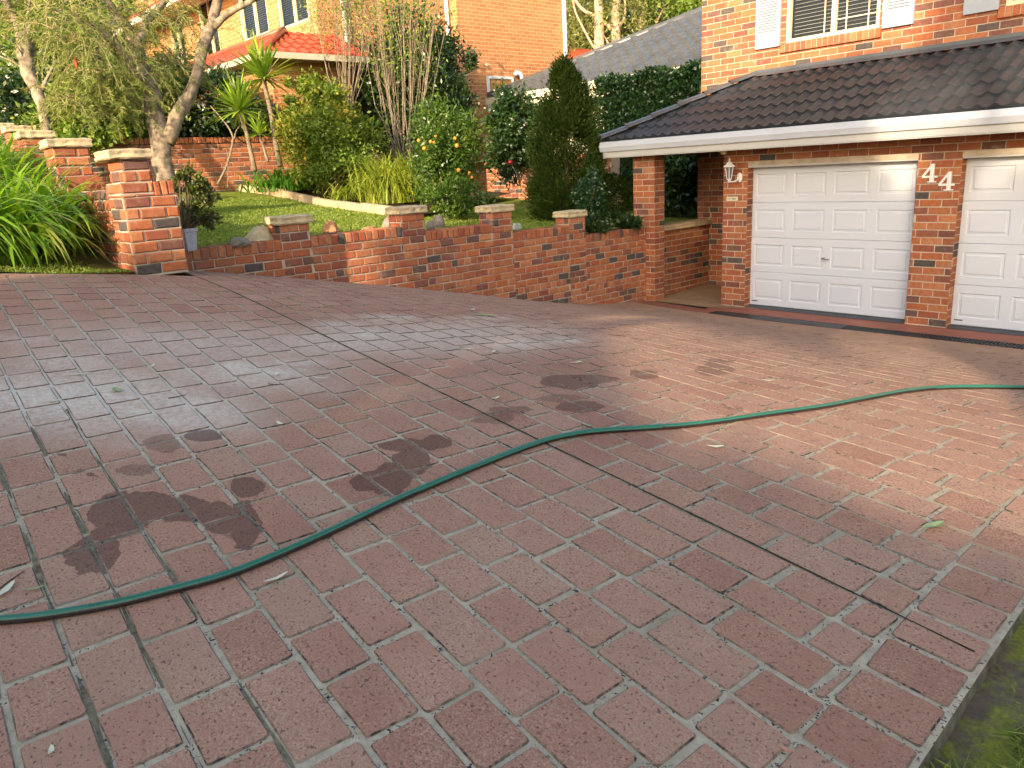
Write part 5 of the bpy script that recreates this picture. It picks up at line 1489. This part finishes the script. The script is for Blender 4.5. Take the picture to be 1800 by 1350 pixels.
# smooth
dense = []
for i in range(len(hp) - 1):
    p0, p1, p2, p3 = hp[max(i - 1, 0)], hp[i], hp[i + 1], hp[min(i + 2, len(hp) - 1)]
    for k_ in range(6):
        t = k_ / 6; q = .5 * ((2 * p1) + (p2 - p0) * t + (2 * p0 - 5 * p1 + 4 * p2 - p3) * t * t + (3 * p1 - p0 - 3 * p2 + p3) * t ** 3)
        dense.append(Vector((q.x, q.y, zf(q.x, q.y) + HP + HR)))
dense.append(hp[-1])
M_hose, n, l, bs = mat('hose_green')
ge = n.new('ShaderNodeNewGeometry'); sx = n.new('ShaderNodeSeparateXYZ'); at_ = N_(n, 'ShaderNodeAttribute', attribute_name='rnd')
hc = ramp(n, l, at_.outputs['Fac'], [(0, (.012, .10, .065)), (.5, (.016, .135, .085)), (.62, (.022, .018, .020)), (1, (.022, .018, .020))], 'CONSTANT')
hcn = mixc(n, l, ramp(n, l, noise(n, l, ge.outputs['Position'], 60, 5, .7).outputs[0], [(.55, (0, 0, 0)), (.8, (.35, .35, .35))]).outputs[0], hc.outputs[0], (.16, .15, .12))
l.new(hcn, bs.inputs['Base Color']); bs.inputs['Roughness'].default_value = .33; bs.inputs['Specular IOR Level'].default_value = .5
g = MB(); R = []; ns = 16
for i, p in enumerate(dense):
    t = (dense[min(i + 1, len(dense) - 1)] - dense[max(i - 1, 0)]).normalized(); a = t.cross(Vector((0, 0, 1))).normalized(); b = a.cross(t)
    R.append([g.vert(p + a * HR * math.cos(2 * math.pi * k_ / ns) + b * HR * math.sin(2 * math.pi * k_ / ns)) for k_ in range(ns)])
for i in range(len(R) - 1):
    for k_ in range(ns):
        ang = 360 * (k_ + .5) / ns + 18 * math.sin(i * .045)
        ang %= 360
        stripe = ang > 235 or ang < max(-20, 36 - max(0, i - 40) * 1.1)
        g.face((R[i][k_], R[i][(k_ + 1) % ns], R[i + 1][(k_ + 1) % ns], R[i + 1][k_]), .9 if stripe else (.55 if ang % 46 < 22 else .2))
tag(obj('garden_hose', g, M_hose, None, True), 'green garden hose with a black underside snaking across the paving', 'hose')

# ------------------------------------------------------------------ fallen leaves and twigs
def fallen(x, y, ang, L, w_, label, m_, curl=.25, name='fallen_leaf', tone=.5):
    P = hit(x, y); q = hit(x + math.cos(ang) * 20, y - math.sin(ang) * 20); d = (q - P); d.z = 0; d.normalize(); s = Vector((-d.y, d.x, 0))
    g = MB(); N = 8; Lf = []; Rt = []; Mi = []
    for i in range(N + 1):
        t = i / N; ww = w_ * .5 * math.sin(math.pi * t) ** .75 + .0006; bend = curl * L * (t - .5) ** 2
        c_ = P + d * (t - .5) * L + s * bend; z = zf(c_.x, c_.y) + HP + .004 + abs(t - .5) * .012 * (1 if curl else .3)
        Mi.append(g.vert((c_.x, c_.y, z))); Lf.append(g.vert((c_.x + s.x * ww, c_.y + s.y * ww, z + ww * .35))); Rt.append(g.vert((c_.x - s.x * ww, c_.y - s.y * ww, z + ww * .35)))
    for i in range(N):
        g.face((Mi[i], Mi[i + 1], Lf[i + 1], Lf[i]), tone); g.face((Rt[i], Rt[i + 1], Mi[i + 1], Mi[i]), tone)
    return tag(obj(name, g, m_), label, 'leaf' if name == 'fallen_leaf' else 'twig', 'leaves fallen on the paving' if name == 'fallen_leaf' else 'twigs on the paving')
L_gl = leaf_mat('fallen_green', [(.20, .28, .13), (.26, .33, .17)], .1, .6, .3)
L_pk = leaf_mat('fallen_pink', [(.42, .20, .14), (.45, .25, .18)], .1, .6, .3)
FL = [(12, 1048, .75, .085, .020, 'white narrow leaf at the left edge just above the hose', L_dry), (62, 1042, .05, .06, .010, 'thin grey-green leaf right of the white leaf at the left edge', L_gl),
      (488, 1025, .45, .075, .014, 'pale narrow leaf just below the hose in the lower left', L_dry), (136, 662, .1, .13, .013, 'long white leaf on the grey worn patch at upper left', L_dry),
      (97, 709, .12, .085, .012, 'white leaf below the long white one on the grey patch', L_dry), (206, 690, -.5, .07, .030, 'broad pale green leaf on the grey worn patch', L_gl),
      (268, 647, .5, .06, .012, 'short white leaf uphill of the broad pale green one', L_dry), (562, 669, -.1, .09, .010, 'thin curved white leaf left of the saw-cut joint', L_dry),
      (487, 662, 1.2, .05, .018, 'small upright white leaf near the middle of the grey patch', L_dry), (492, 749, -.4, .045, .016, 'tiny curled white leaf below the grey worn patch', L_dry),
      (832, 547, 1.4, .09, .03, 'white upright leaf on the far paving near the low wall', L_dry), (850, 557, -.1, .16, .035, 'green-grey curled leaf on the far paving near the low wall', L_gl),
      (868, 622, .8, .07, .02, 'white curled leaf right of the saw-cut beyond the wet patches', L_dry), (822, 617, .05, .09, .015, 'flat whitish leaf left of the white curled leaf', L_dry),
      (1258, 790, .0, .07, .020, 'pale yellow leaf just below the hose right of centre', L_dry), (1642, 930, .2, .10, .030, 'green oval leaf near the border course at right', L_gl),
      (1315, 929, -.1, .035, .010, 'small pinkish leaf just right of the saw-cut joint', L_pk), (1384, 1331, -.1, .032, .012, 'pinkish leaf scrap at the bottom near the border joint', L_pk),
      (92, 1327, 1.2, .025, .010, 'tiny white leaf scrap at the bottom left', L_dry), (872, 704, .3, .06, .015, 'whitish crumpled leaf right of the saw-cut by a wet patch', L_dry),
      (1013, 641, .1, .09, .02, 'grey leaf beside the thin twig near the shadow edge', L_dry), (480, 568, .0, .14, .014, 'grey-green flat leaf on the uphill paving left of the joint', L_gl),
      (1350, 672, -.05, .08, .01, 'pale straw leaf on the sunlit paving past the hose', L_dry)]
for (x, y, a, L, w_, lab, m_) in FL: fallen(x, y, a, L, w_, lab, m_, .2)
TW = [[(0, 1040), (22, 1024), (45, 1010)], [(1022, 748), (1050, 758), (1070, 761)], [(1070, 590), (1100, 593), (1130, 599)], [(1036, 640), (1055, 647), (1068, 648)], [(296, 703), (312, 700), (328, 697)], [(472, 678), (485, 679), (500, 678)]]
TL = ['dark reddish twig at the left edge above the white leaf', 'thin brown twig just above the hose bend', 'long thin twig on the sunlit far paving', 'short curved twig beside the grey leaf', 'short dark twig on the grey worn patch', 'small dark twig right of the upright white leaf']
M_tw = plain('dark_twig', (.07, .035, .025), .9, .2, 20)
for pl, lab in zip(TW, TL):
    g = MB(); pts = [hit(x, y) for x, y in pl]; g.tube([Vector((p.x, p.y, zf(p.x, p.y) + HP + .0025)) for p in pts], [.0022, .002, .0012], 5)
    tag(obj('fallen_twig', g, M_tw), lab, 'twig', 'twigs on the paving')
# fine litter nobody could count
n_ = 700; B = []
for _ in range(n_):
    Y = rnd.random() * 8.6 - .2; X = left_x(Y) + .1 + rnd.random() * (edge_x(Y) - left_x(Y) - .2); B.append((X, Y, zf(X, Y) + HP + .001))
B = np.array(B); D = np.concatenate([npr.randn(n_, 2), np.zeros((n_, 1))], 1); s_ = np.cross(unit(D), np.array([0, 0, 1.]))
LL = (.004 + .016 * npr.rand(n_) ** 2)[:, None]; ww = (.0012 + .002 * npr.rand(n_))[:, None]; D = unit(D)
V = np.stack([B, B + D * LL * .5 + s_ * ww, B + D * LL + np.array([0, 0, .001]), B + D * LL * .5 - s_ * ww], 1)
tag(quads_obj('leaf_litter', V, leaf_mat('litter', [(.05, .03, .02), (.10, .06, .04), (.40, .36, .28)], 0, .9, .1)), kind='stuff')

# ------------------------------------------------------------------ unseen hedges and trees added behind the viewer to shade the drive
CP_ = Vector((.91, .415, 0)).normalized()
def cpos(c, D): return SDH * D + CP_ * c
def shade_hedge(c0, c1, h, h1, D=12., label=''):  # added shadow caster; its top line sets the shade edge on the drive
    a, b = cpos(c0, D), cpos(c1, D); L = (b - a).length; U = (b - a).normalized()
    t = thing('shade_hedge', label, 'hedge', ((a.x + b.x) / 2, (a.y + b.y) / 2, -1.0), 'unseen hedges added for shade')
    n_ = int(1500 * L) + 400
    uu = npr.rand(n_) * L; P = np.array(a) + np.outer(uu, np.array(U)) + npr.randn(n_, 1) * .12 * np.array(SDH); hc = h + (h1 - h) * uu / L; P[:, 2] = -1.2 + (hc + 1.14) * npr.rand(n_)
    k_ = npr.rand(n_) < .35; P[k_, 2] = hc[k_] - .05 - npr.rand(k_.sum()) * .14 + .03 * np.sin(uu[k_] * 5)
    quads_obj('foliage', leaf_verts(P, npr.randn(n_, 3), .09, .055), L_hedge, t)
    g = MB(); w_ = SDH * .12
    pts = [a - w_, b - w_, b + w_, a + w_]; lo = [Vector((p.x, p.y, -1.2)) for p in pts]; hi = [Vector((p.x, p.y, hh_ - .08)) for p, hh_ in zip(pts, (h, h1, h1, h))]
    g.poly(hi); 
    for i in range(4): g.poly([lo[i], lo[(i + 1) % 4], hi[(i + 1) % 4], hi[i]])
    obj('inner_growth', g, bpy.data.materials['hedge_core'], t)
for (c0, c1, h, h1, lb) in ((-5.28, -4.35, 4.55, 4.70, 'low unseen hedge added for shade behind the viewer, second from the left'), (-4.35, -1.95, 6.3, 6.3, 'tall unseen hedge added for shade behind the viewer, left of the sloping one'),
        (-1.92, -.6, 4.28, 3.50, 'unseen hedge added for shade behind the viewer with a top sloping down to the right'), (-.6, .80, 3.46, 3.24, 'lowest unseen hedge added for shade behind the viewer'),
        (.80, 5.5, 5.0, 5.0, 'long unseen hedge added for shade behind the viewer at the right'), (-9.5, -5.6, 4.15, 4.15, 'long unseen hedge added for shade behind the viewer at the far left'), (-5.6, -5.28, 3.9, 4.1, 'narrow unseen hedge added for shade behind the viewer beside the long left one')):
    shade_hedge(c0, c1, h, h1, 12., lb)
def shade_tree(label, c, D, z, rx, rz_, n, clumps, spread, seed, lw=.22):
    p = cpos(c, D); t = thing('shade_tree', label, 'tree', (p.x, p.y, -1.0), 'unseen trees added for shade')
    P, out, idx = blob((p.x, p.y, z), (rx, rx, rz_), n, clumps, spread, .25)
    cc = P[:, :2] @ np.array([CP_.x, CP_.y]); dd_ = P[:, :2] @ np.array([SDH.x, SDH.y]); he = P[:, 2] - (dd_ - 12) * math.tan(SUN_EL)
    up_ = np.interp(cc, [-2.4, -1.5, -.78, -.33, .05, .8, 1.2], [4.60, 4.44, 4.2, 4.08, 3.95, 3.80, 3.6]) + .05
    P = P[he > up_]      # leaves cut away so a band of sun reaches the drive
    quads_obj('foliage', leaf_verts(P, npr.randn(len(P), 3), lw, lw * .45), L_green, t)
    q = cpos(-2.6 if -2 < c < 1 else c, D + .6); trunk_obj([([Vector((q.x, q.y, -1)), Vector(((p.x + q.x) / 2, (p.y + q.y) / 2, z - rz_ * .5)), Vector((p.x, p.y + .1, z))], [.16, .12, .06])], t, M_bark)
SHADE_TREES = [('broad low-crowned unseen tree added for shade behind the viewer over the sloping hedge', -.75, 13.0, 5.75, 2.0, 1.35, 13500, 120, .24),
          ('dense unseen tree added to shade the conifer, behind the viewer', -3.75, 13.5, 7.4, 1.35, 3.3, 24000, 110, .25),
          ('sparse unseen tree added to dapple the garage doors, behind the viewer', -1.2, 14.5, 8.0, 1.8, 1.0, 12000, 40, .24),
          ('second sparse unseen tree added to dapple the right door, behind the viewer', 1.8, 15.5, 6.7, 1.7, 1.4, 3600, 40, .24),
          ('thin high unseen tree added to dapple the upper wall, behind the viewer', 1.2, 17.0, 10.1, 1.2, .9, 1100, 14, .3),
          ('dense unseen tree added for shade at the right, behind the viewer', 5.0, 13.0, 5.9, 1.6, 2.6, 6000, 50, .3)]
for i, a in enumerate(SHADE_TREES): shade_tree(*a, seed=i)
